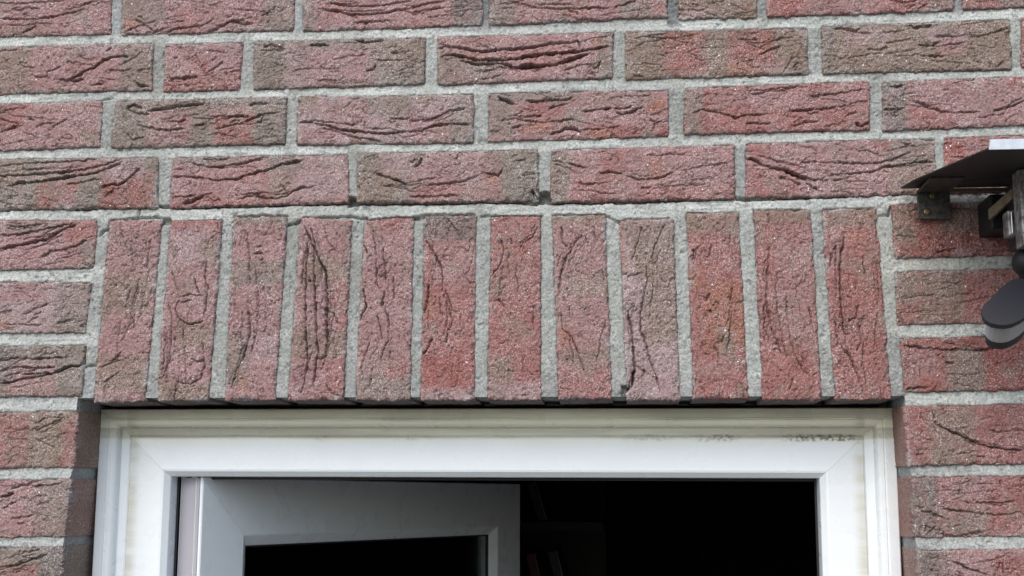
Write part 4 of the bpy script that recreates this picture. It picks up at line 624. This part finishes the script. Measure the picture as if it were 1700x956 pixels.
def jamb_shift(z):                                     # the jambs lean a little outwards as they go down
    L = sorted([(q[1][1], q[1][0]) for q in JL] + [(q[3][1], q[3][0]) for q in JL]); R = sorted([(q[0][1], q[0][0]) for q in JR] + [(q[2][1], q[2][0]) for q in JR])
    l = np.interp(z, [a for a, b in L], [b for a, b in L]) - .0016 - OX0
    r = np.interp(z, [a for a, b in R], [b for a, b in R]) + .0012 - OX1
    return l, r
sl_, sr_ = jamb_shift(zs)
GXs = GX + np.where(GZ < OZ1 + .0005, sl_[:, None] * np.clip(1 - abs(GX - OX0) / .02, 0, 1) + sr_[:, None] * np.clip(1 - abs(GX - OX1) / .02, 0, 1), 0)
co = np.stack([GXs, -H / MM, GZ], -1).reshape(-1, 3)
nz, nx = GX.shape; idx = np.arange(nz * nx).reshape(nz, nx)
deep = Bm.copy()
for k in range(1, 4):
    deep[k:] &= Bm[:-k]; deep[:-k] &= Bm[k:]; deep[:, k:] &= Bm[:, :-k]; deep[:, :-k] &= Bm[:, k:]
fc = np.stack([idx[:-1, :-1], idx[:-1, 1:], idx[1:, 1:], idx[1:, :-1]], -1)
alld = deep[:-1, :-1] & deep[:-1, 1:] & deep[1:, 1:] & deep[1:, :-1]
cxm = (GX[:-1, :-1] + GX[1:, 1:]) / 2; czm = (GZ[:-1, :-1] + GZ[1:, 1:]) / 2
hole = (cxm > OX0) & (cxm < OX1) & (czm > OZ0) & (czm < OZ1)
keep = ~alld & ~hole
lint = (cxm > -.462) & (cxm < .455) & (czm > 0) & (czm < .2105)
def sub_mesh(name, sel, extra, parent, off):
    f = fc[sel]; used, inv = np.unique(f, return_inverse=True)
    c = co[used]; k = TM.reshape(-1, 3)[used]; fcs = inv.reshape(-1, 4)
    for ec, ef, et in extra:
        fcs = np.concatenate([fcs, ef + len(c)]); c = np.concatenate([c, ec]); k = np.concatenate([k, et])
    return mesh_obj(name, c + off, fcs, M_MORTAR, parent, (0, 0, 0), k)
def reveal_sheet(P0, du, dv, nu, nv, amp, nrm, tint):
    u, v = np.meshgrid(np.linspace(0, 1, nu + 1), np.linspace(0, 1, nv + 1))
    p = np.array(P0) + u[..., None] * np.array(du) + v[..., None] * np.array(dv)
    k = fbm(p[..., 0] * MM + p[..., 1] * 800, p[..., 2] * MM, 14, 41) * amp
    p = p + k[..., None] * np.array(nrm) * np.minimum(1, v * nv)[..., None]
    i = np.arange((nu + 1) * (nv + 1)).reshape(nv + 1, nu + 1)
    f = np.stack([i[:-1, :-1], i[:-1, 1:], i[1:, 1:], i[1:, :-1]], -1).reshape(-1, 4)
    return p.reshape(-1, 3), f, np.ones((p.size // 3, 3)) * np.array(tint)
tm = (.36, .37, .36)
jl = reveal_sheet((OX0, .0035, OZ0), (0, 0, OZ1 - OZ0), (0, .11, 0), 330, 22, .0012, (1, 0, 0), tm)
jr = reveal_sheet((OX1, .0035, OZ0), (0, 0, OZ1 - OZ0), (0, .11, 0), 330, 22, .0012, (1, 0, 0), tm)
jl[0][:, 0] += jamb_shift(jl[0][:, 2])[0]; jr[0][:, 0] += jamb_shift(jr[0][:, 2])[1]
sf = reveal_sheet((OX0, .0035, OZ1), (OX1 - OX0, 0, 0), (0, .11, 0), 240, 22, .0010, (0, 0, 1), tm)
sub_mesh('mortar', keep & ~lint, [jl, jr], wall, WOFF)
lintel = sub_mesh('lintel', keep & lint, [sf], wall, WOFF)
lintel['label'] = 'soldier course of twelve upright bricks over the opening'
for spec in SOLDIERS:
    quads_keep = len(quads); put_brick(spec, lintel, side=(.13, .12, .11)); del quads[quads_keep:]

# bricks of the wall beyond the picture's edge (alike pieces share ten meshes)
rng = random.Random(5)
variants = []
for k in range(10):
    w, hgt = .1045, .0295
    q = [(-w, hgt), (w, hgt), (-w, -hgt), (w, -hgt)]
    zn = []
    x = -w
    while x < w:
        x2 = x + rng.uniform(.03, .09); zn.append((x, -.04, min(x2, w + .01), .04, rng.choice('PPSRGGBMP'))); x = x2
    c_, f_, k_ = brick_surface(q, rng.choice('PPSGB'), zn, [], 9000 + 97 * k, 2.4, folds=3, zone_px=False)
    me_o = mesh_obj('brick', c_, f_, M_BRICK, None, (0, 0, 0), k_)
    variants.append(me_o.data); bpy.data.objects.remove(me_o)
rest = []                      # (x0, x1, z) of the plain bricks farther out
done = []                      # centres of all single bricks outside the picture
def spare(x, z, length=.209):
    o = bpy.data.objects.new('brick', variants[rng.randrange(10)]); col.objects.link(o); o.parent = wall
    o.location = (x, rng.uniform(-.001, .001), z + 2.1); o.scale = (length / .209, 1, 1)
    if rng.random() < .5: o.rotation_euler = (0, math.pi, 0)
    done.append((x, z, length))
XL, XR, PITCH_X, PITCH_Z = -1.02, 1.06, .2215, .0700
def cont_left(x, z):
    while x > XL: spare(x - .0125 - .1045, z); x -= PITCH_X
    while x > -2.15: rest.append((max(x - PITCH_X, -2.2), x - .0125, z)); x -= PITCH_X
def cont_right(x, z):
    while x < XR: spare(x + .0125 + .1045, z); x += PITCH_X
    while x < 2.15: rest.append((x + .0125, min(x + PITCH_X, 2.2), z)); x += PITCH_X
rowinfo = {}
for key, row in ROWS.items():
    ql = px_quad(row[0][0]); qr = px_quad(row[-1][0])
    zl = (ql[0][1] + ql[2][1]) / 2; zr = (qr[1][1] + qr[3][1]) / 2
    rowinfo[key] = (ql[2][0], qr[3][0], (zl + zr) / 2)
    if key[0] != 'F': cont_left(min(ql[0][0], ql[2][0]), zl)
    if key[0] != 'E': cont_right(max(qr[1][0], qr[3][0]), zr)
zA = rowinfo['A'][2]
for k in range(1, 7):
    x = rowinfo['B' if k % 2 else 'A'][0]
    spare(x + .1045, zA + k * PITCH_Z); cont_left(x, zA + k * PITCH_Z); cont_right(x + .209, zA + k * PITCH_Z)
zE = rowinfo['E5'][2]; zF = rowinfo['F5'][2]
for k in range(1, 7):
    ln = .209 if k % 2 else .15
    spare(JL[2][3][0] - ln / 2, zE - k * PITCH_Z, ln); cont_left(JL[2][3][0] - ln, zE - k * PITCH_Z)
    spare(JR[2][2][0] + ln / 2, zF - k * PITCH_Z, ln); cont_right(JR[2][2][0] + ln, zF - k * PITCH_Z)
# the rest of the facade, far outside the picture, as one mass of plain bricks
bm = bmesh.new()
zr_ = [zA + k * PITCH_Z for k in range(7, 17)] + [zE - k * PITCH_Z for k in range(7, 40) if zE - k * PITCH_Z > -2.07]
for k, z in enumerate(zr_):
    x = -2.2 + (PITCH_X / 2 if k % 2 else 0)
    while x < 2.1:
        a, b = x, x + .209; x += PITCH_X
        if OZ0 - .03 < z < OZ1 + .03:
            if a > OX0 - .03 and b < OX1 + .03: continue
            if a < OX0 < b: b = OX0 - .001
            if a < OX1 < b: a = OX1 + .001
            if b - a < .02: continue
        rest.append((a, b, z))
for a, b, z in rest: add_box(bm, (a, -.0005, z - .0295 + 2.1), (b, .09, z + .0295 + 2.1))
bw = bm_obj('brickwork', bm, plain('plain red brick', tuple(COL['P'] * .72), .92, 0, .35, 45, .2, tuple(COL['B'] * .72)), wall)
bw['kind'] = 'stuff'
# inner leaf behind the facing bricks
bm = bmesh.new()
add_box(bm, (-2.2, .1145, 0), (-.485, .28, 3.7)); add_box(bm, (.485, .1145, 0), (2.2, .28, 3.7))
add_box(bm, (-.485, .1145, 2.112), (.485, .28, 3.7)); add_box(bm, (-.485, .1145, 0), (.485, .28, .755))
bm_obj('inner_leaf', bm, M_PLASTER, wall)

# ------------------------------------------------------------------ dark room behind the opening
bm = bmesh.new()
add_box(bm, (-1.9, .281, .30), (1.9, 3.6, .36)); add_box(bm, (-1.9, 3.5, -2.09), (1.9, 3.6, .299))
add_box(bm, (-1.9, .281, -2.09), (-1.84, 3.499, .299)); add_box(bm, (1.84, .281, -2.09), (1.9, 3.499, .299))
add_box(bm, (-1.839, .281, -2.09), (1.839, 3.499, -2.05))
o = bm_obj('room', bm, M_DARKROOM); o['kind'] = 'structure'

# ------------------------------------------------------------------ window
win = empty('window', (0, .08, -1.33), 'white plastic window frame with its glazed leaf swung open inwards', 'window')
W0 = Vector((0, -.08, 1.33))
RECT = (-.4655, .4625, -1.325, -.0055)
def ring_member(name, side, prof, mat, parent, rect=RECT, sc=1., off=W0, gap=.00012):
    """one mitred length of a frame; prof = closed outline of (inset mm, depth mm)"""
    x0, x1, z0, z1 = rect; bm = bmesh.new(); A = []; B = []
    for s, y in prof:
        s /= MM; y /= MM; sh = s * sc
        cs = {'tl': (x0 + s, z1 - sh), 'tr': (x1 - s, z1 - sh), 'bl': (x0 + s, z0 + s), 'br': (x1 - s, z0 + s)}
        a, b = {'top': ('tl', 'tr'), 'left': ('bl', 'tl'), 'right': ('tr', 'br'), 'bottom': ('br', 'bl')}[side]
        pa, pb = Vector((cs[a][0], y, cs[a][1])), Vector((cs[b][0], y, cs[b][1])); d = (pb - pa).normalized()
        A.append(bm.verts.new(pa + d * gap + off)); B.append(bm.verts.new(pb - d * gap + off))
    n = len(prof)
    for i in range(n): bm.faces.new((A[i], B[i], B[(i + 1) % n], A[(i + 1) % n]))
    bm.faces.new(A[::-1]); bm.faces.new(B)
    return bm_obj(name, bm, mat, parent, bevel=.0006, smooth=False, seg=2)
TRIM = [(0, 108), (0, 68.5), (1.2, 67), (11, 66), (12.2, 68.6), (13.2, 69), (14.5, 67.2), (18.5, 67.4), (20.5, 69.2), (22, 72.5), (23, 81), (31.5, 82), (33.4, 83), (33.4, 108)]
FRAME = [(33.6, 108), (33.6, 81.5), (35.5, 80), (75, 78.2), (77.5, 78.8), (79, 80.4), (83.5, 85), (84, 87), (84, 108)]
for side, nm in (('top', 'cover_strip'), ('left', 'cover_strip'), ('right', 'cover_strip'), ('bottom', 'cover_strip')):
    ring_member(nm, side, TRIM, M_PVC, win, sc=.94)
for side, nm in (('top', 'frame_head'), ('left', 'frame_jamb'), ('right', 'frame_jamb'), ('bottom', 'frame_sill')):
    ring_member(nm, side, FRAME, M_PVC, win, sc=.94)
for side in ('top', 'left', 'right', 'bottom'):
    ring_member('gasket', side, [(80, 108.2), (80, 113), (86.5, 113), (86.5, 108.2)], M_GASKET, win, sc=.95)
# leaf
TH = 1.1512; HINGE = Vector((-.3456, .0940, 0)); SW = .79
sash = empty('sash_pivot')  # replaced below by the stile mesh
bpy.data.objects.remove(sash)
SR = (0, SW, -1.235, -.0846)
SASH = [(0, 34), (0, 27), (2.5, 26), (2.5, 19), (0, 18), (0, 10), (3, 9), (3, 4.5), (0, 3.5), (.6, .8), (2, 0), (77, 0), (79, .8), (90, 8), (92, 9.5), (92, 34)]
bm = bmesh.new()
def ring_into(bm, prof, rect, sc, gap=.00015):
    x0, x1, z0, z1 = rect
    for a, b in (('tl', 'tr'), ('bl', 'tl'), ('tr', 'br'), ('br', 'bl')):
        A = []; B = []
        for s, y in prof:
            s /= MM; y /= MM; sh = s * sc
            cs = {'tl': (x0 + s, z1 - sh), 'tr': (x1 - s, z1 - sh), 'bl': (x0 + s, z0 + s), 'br': (x1 - s, z0 + s)}
            pa, pb = Vector((cs[a][0], y, cs[a][1])), Vector((cs[b][0], y, cs[b][1])); d = (pb - pa).normalized()
            A.append(bm.verts.new(pa + d * gap)); B.append(bm.verts.new(pb - d * gap))
        n = len(prof)
        for i in range(n): bm.faces.new((A[i], B[i], B[(i + 1) % n], A[(i + 1) % n]))
        bm.faces.new(A[::-1]); bm.faces.new(B)
ring_into(bm, SASH, SR, .91)
sash = bm_obj('sash', bm, M_SASH, win, bevel=.0005)
sash.location = HINGE + W0; sash.rotation_euler.z = TH
sash['label'] = 'white glazed leaf swung open into the dark room'
bm = box((.088, .014, SR[2] + .088), (SW - .088, .018, SR[3] - .080)); bm_obj('pane', bm, M_GLASS, sash)
bm = box((.088, .026, SR[2] + .088), (SW - .088, .030, SR[3] - .080)); bm_obj('pane', bm, M_GLASS, sash)
bm = bmesh.new(); add_box(bm, (-.0004, .0106, SR[2] + .002), (.0032, .0332, SR[3] - .0012)); add_box(bm, (.0001, .0048, SR[2] + .002), (.0026, .0088, SR[3] - .0015)); bm_obj('hinge_edge_shade', bm, plain('grey hinge edge shade', (.38, .37, .40), .7), sash)  # cover strips added to grey the hinge edge, shade put into their colour
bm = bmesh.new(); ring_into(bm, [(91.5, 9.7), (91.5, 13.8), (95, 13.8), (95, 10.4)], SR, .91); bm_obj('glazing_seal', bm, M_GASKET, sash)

# ------------------------------------------------------------------ things in the dark room
rail = empty('curtain_rail', (.25, .62, -.062), 'dark curtain rail with small gliders across the top of the dark room', 'curtain rail')
bm_obj('rail', box((-.55, -.008, 0), (.55, .008, .016)), M_BINDER, rail)
for k in range(22):
    bm = bmesh.new(); add_box(bm, (-.008, -.003, -.011), (.008, .003, .001)); bm_obj('glider', bm, M_BINDER, rail, (-.40 + k * .0262, 0, 0), bevel=.001)
unit = empty('shelving_unit', (-.05, 1.22, -2.05), 'dark shelving unit in the unlit room behind the open leaf', 'shelves')
for z_ in (1.60, 1.875): bm_obj('shelf', box((-.55, 0, z_), (.16, .28, z_ + .018)), M_DARKWOOD, unit)
bm_obj('side_panel', box((-.57, 0, 0), (-.5505, .28, 2.3)), M_DARKWOOD, unit); bm_obj('back_panel', box((-.55, .281, 0), (.16, .29, 2.3)), M_DARKWOOD, unit)
def leaning(x, z, h, lean, mat, label, th=.016):
    o = empty('board', (x, 1.225, z), label, 'board', 'narrow boards leaning on the dark shelves'); o.rotation_euler.y = -lean
    bm_obj('panel', box((0, 0, .0), (th, .20, h)), mat, o, bevel=.002)
    bm_obj('edge_strip', box((th + .0003, -.0005, 0), (th + .0035, .20, h * .995)), M_SILVERCARD, o)
M_SILVERCARD = plain('pale grey edging', (.07, .07, .075), .6)
leaning(-.022, -.157, .080, .30, M_BINDER, 'short grey board leaning on the upper dark shelf')
leaning(-.048, -.432, .232, .20, M_BINDER, 'grey board leaning in the dark room, closest to the open leaf')
leaning(.000, -.432, .215, .22, M_BINDER2, 'dark red board leaning between the grey boards in the dark room')
leaning(.052, -.432, .222, .25, M_BINDER, 'grey board leaning in the dark room, farthest from the open leaf')
# ------------------------------------------------------------------ rain canopy
can = empty('canopy', (.66, 0, .231), 'dark metal rain canopy with a bright steel front lip, fixed above the floodlight', 'canopy')
CO = Vector((-.66, 0, -.231))
WL = Vector((.464, -.0065, .2308)); FL = P3(1640, 248, -.25); WRt = Vector((.90, -.0065, .2308)); FR = Vector((.86, -.25, FL.z))
ML = P3(1517, 300, -.045)
M_SHEET = plain('dark brown sheet', (.022, .020, .019), .55, 0, .25, 120, .3)  # canopy sheet is dark brown all over, unlike its steel lip
bm = bmesh.new(); add_prism(bm, [p + CO for p in (WL, ML, FL, FR, WRt)], (0, 0, .0014)); bm_obj('sheet', bm, M_SHEET, can)
lh = (P3(1643, 232, -.25) - FL).z
bm = bmesh.new(); add_prism(bm, [FL + CO + Vector((.0005, -.0016, -.0005)), FR + CO + Vector((0, -.0016, -.0005)), FR + CO + Vector((0, -.0016, lh)), FL + CO + Vector((.002, -.0016, lh))], (0, .0014, 0)); bm_obj('front_lip', bm, M_STEEL, can)
bm = bmesh.new(); a = wall_pt(1572, 316); b = wall_pt(1690, 311)
add_box(bm, (float(a[0]), -.0062, float(a[1]) - .003), (.88, -.0035, float(a[1]) + .0008)); bm_obj('back_flange', bm, M_RUST, can, tuple(CO))
for kx in (0, .30):
    bm = bmesh.new()
    add_box(bm, (.4812, -.0095, .1955), (.5162, -.0055, .2285)); add_box(bm, (.4812, -.075, .2246), (.5162, -.0096, .2282))
    br = bm_obj('bracket', bm, M_BLACKSTEEL, can, tuple(CO + Vector((kx, 0, 0))), bevel=.0008)
    for (sx, sz) in ((.4905, .2035), (.4975, .2215)):
        bm = bmesh.new(); add_cyl(bm, (sx, -.0096, sz), (sx, -.0112, sz), .0036, .0030, 14); bm_obj('screw', bm, M_BRASS, br, bevel=.0004)
    bm = bmesh.new(); add_box(bm, (.486, -.0054, .20), (.5112, .004, .2235)); bm_obj('spacer', bm, M_BLACKSTEEL, br)

# ------------------------------------------------------------------ floodlight with motion sensor
fl = empty('floodlight', (.62, 0, .19), 'old outdoor floodlight with a motion sensor, half cut off under the dark canopy', 'lamp')
FO = Vector((-.62, 0, -.19))
def fpart(name, bm, mat, bevel=.001, parent=fl, smooth=False): return bm_obj(name, bm, mat, parent, tuple(FO) if parent is fl else (0, 0, 0), bevel=bevel, smooth=smooth)
fpart('wall_box', box((.5475, -.048, .1755), (.64, .004, .2135)), M_BLACKPL, .002)
# strap from wall box to housing
p, q = P3(1641, 356, -.06), P3(1686, 316, -.10); d = (q - p); wdt = Vector((.0, 0, .0105))
bm = bmesh.new(); add_prism(bm, [p - wdt * .5, q - wdt * .5, q + wdt * .5, p + wdt * .5], (.003, .002, 0)); fpart('strap', bm, M_RUST, .0004)
bm = bmesh.new(); a = P3(1668, 352, -.095); b = P3(1681, 394, -.095); add_box(bm, (a.x, -.105, b.z), (b.x + .01, -.085, a.z)); fpart('hinge_plate', bm, M_ALU, .0015)
bm = bmesh.new(); a = P3(1677, 352, -.106); b = P3(1681, 388, -.106); add_box(bm, (a.x, -.1085, b.z), (b.x, -.1052, a.z)); fpart('clip', bm, M_SILVER, .0005)
a = P3(1682, 288, -.115); b = P3(1682, 413, -.115)
hx0, hz1, hz0 = a.x, a.z, b.z
bm = bmesh.new(); add_box(bm, (hx0 + .004, -.118, hz0 + .004), (hx0 + .166, -.07, hz1 - .004)); fpart('housing', bm, M_BLACKPL, .003)
bm = bmesh.new()
add_box(bm, (hx0, -.134, hz0), (hx0 + .0085, -.110, hz1)); add_box(bm, (hx0 + .1615, -.134, hz0), (hx0 + .17, -.110, hz1))
add_box(bm, (hx0 + .0086, -.1335, hz1 - .0085), (hx0 + .1614, -.1105, hz1)); add_box(bm, (hx0 + .0086, -.1335, hz0), (hx0 + .1614, -.1105, hz0 + .0085))
bez = fpart('bezel', bm, M_ALU, .0012)
for sx in (hx0 + .0135, hx0 + .1565):
    for sz in (hz0 + .005, hz1 - .005):
        bm = bmesh.new(); add_cyl(bm, (sx, -.1336, sz), (sx, -.1362, sz), .0042, .0036, 16); add_box(bm, (sx - .0026, -.1366, sz - .0004), (sx + .0026, -.1360, sz + .0004)); add_box(bm, (sx - .0004, -.1368, sz - .0026), (sx + .0004, -.1361, sz + .0026))
        bm_obj('screw', bm, M_ALU, bez)
fpart('front_glass', box((hx0 + .0087, -.128, hz0 + .0086), (hx0 + .1613, -.124, hz1 - .0086)), M_GLASS, .0)
fpart('reflector', box((hx0 + .0100, -.1235, hz0 + .0100), (hx0 + .1600, -.1190, hz1 - .0100)), M_SILVER, .0)
# sensor arm
bm = bmesh.new(); c = P3(1706, 436, -.10); add_cyl(bm, c + Vector((0, 0, -.03)), c + Vector((0, .002, .03)), .009, .009, 20)
bmesh.ops.create_uvsphere(bm, u_segments=24, v_segments=14, radius=.0155, matrix=Matrix.Translation(c)); fpart('ball_joint', bm, M_BLACKPL, 0, smooth=True)
# sensor head: flat charcoal cap, milky lens under it, dark base
nrm = Vector((-.10, -.84, .53)).normalized(); C0 = P3(1682, 500, -.125)
OUT = [(1629.5, 514), (1631, 524), (1636, 531), (1645, 536.5), (1657, 539), (1669, 539.5), (1681, 537), (1694, 531), (1706, 523), (1718, 512), (1726, 499), (1730, 486), (1727, 474), (1718, 466), (1705, 463), (1690, 462.5), (1680, 464), (1672, 469), (1662, 478), (1651, 489), (1640, 500), (1632, 508)]
def on_plane(px, py):
    x, z = wall_pt(px, py); r = Vector((float(x), 0, float(z))) - Vector(CAM); k = (C0 - Vector(CAM)).dot(nrm) / r.dot(nrm); return Vector(CAM) + r * k
cap = [on_plane(*p) for p in OUT]; cen = sum(cap, Vector()) / len(cap)
def shrink(k, back, dv=Vector()): return [cen + (p - cen) * k - nrm * back + dv for p in cap]
bm = bmesh.new(); add_prism(bm, cap, -nrm * .0062); sens = fpart('sensor', bm, M_CAP, .0016, smooth=False)
bm = bmesh.new(); add_prism(bm, shrink(.76, .0064), -nrm * .030); bm_obj('lens', bm, M_MILKY, sens, bevel=.001)
bm = bmesh.new(); add_prism(bm, shrink(.72, .0366), -nrm * .012); bm_obj('sensor_base', bm, M_CAP, sens, bevel=.002)
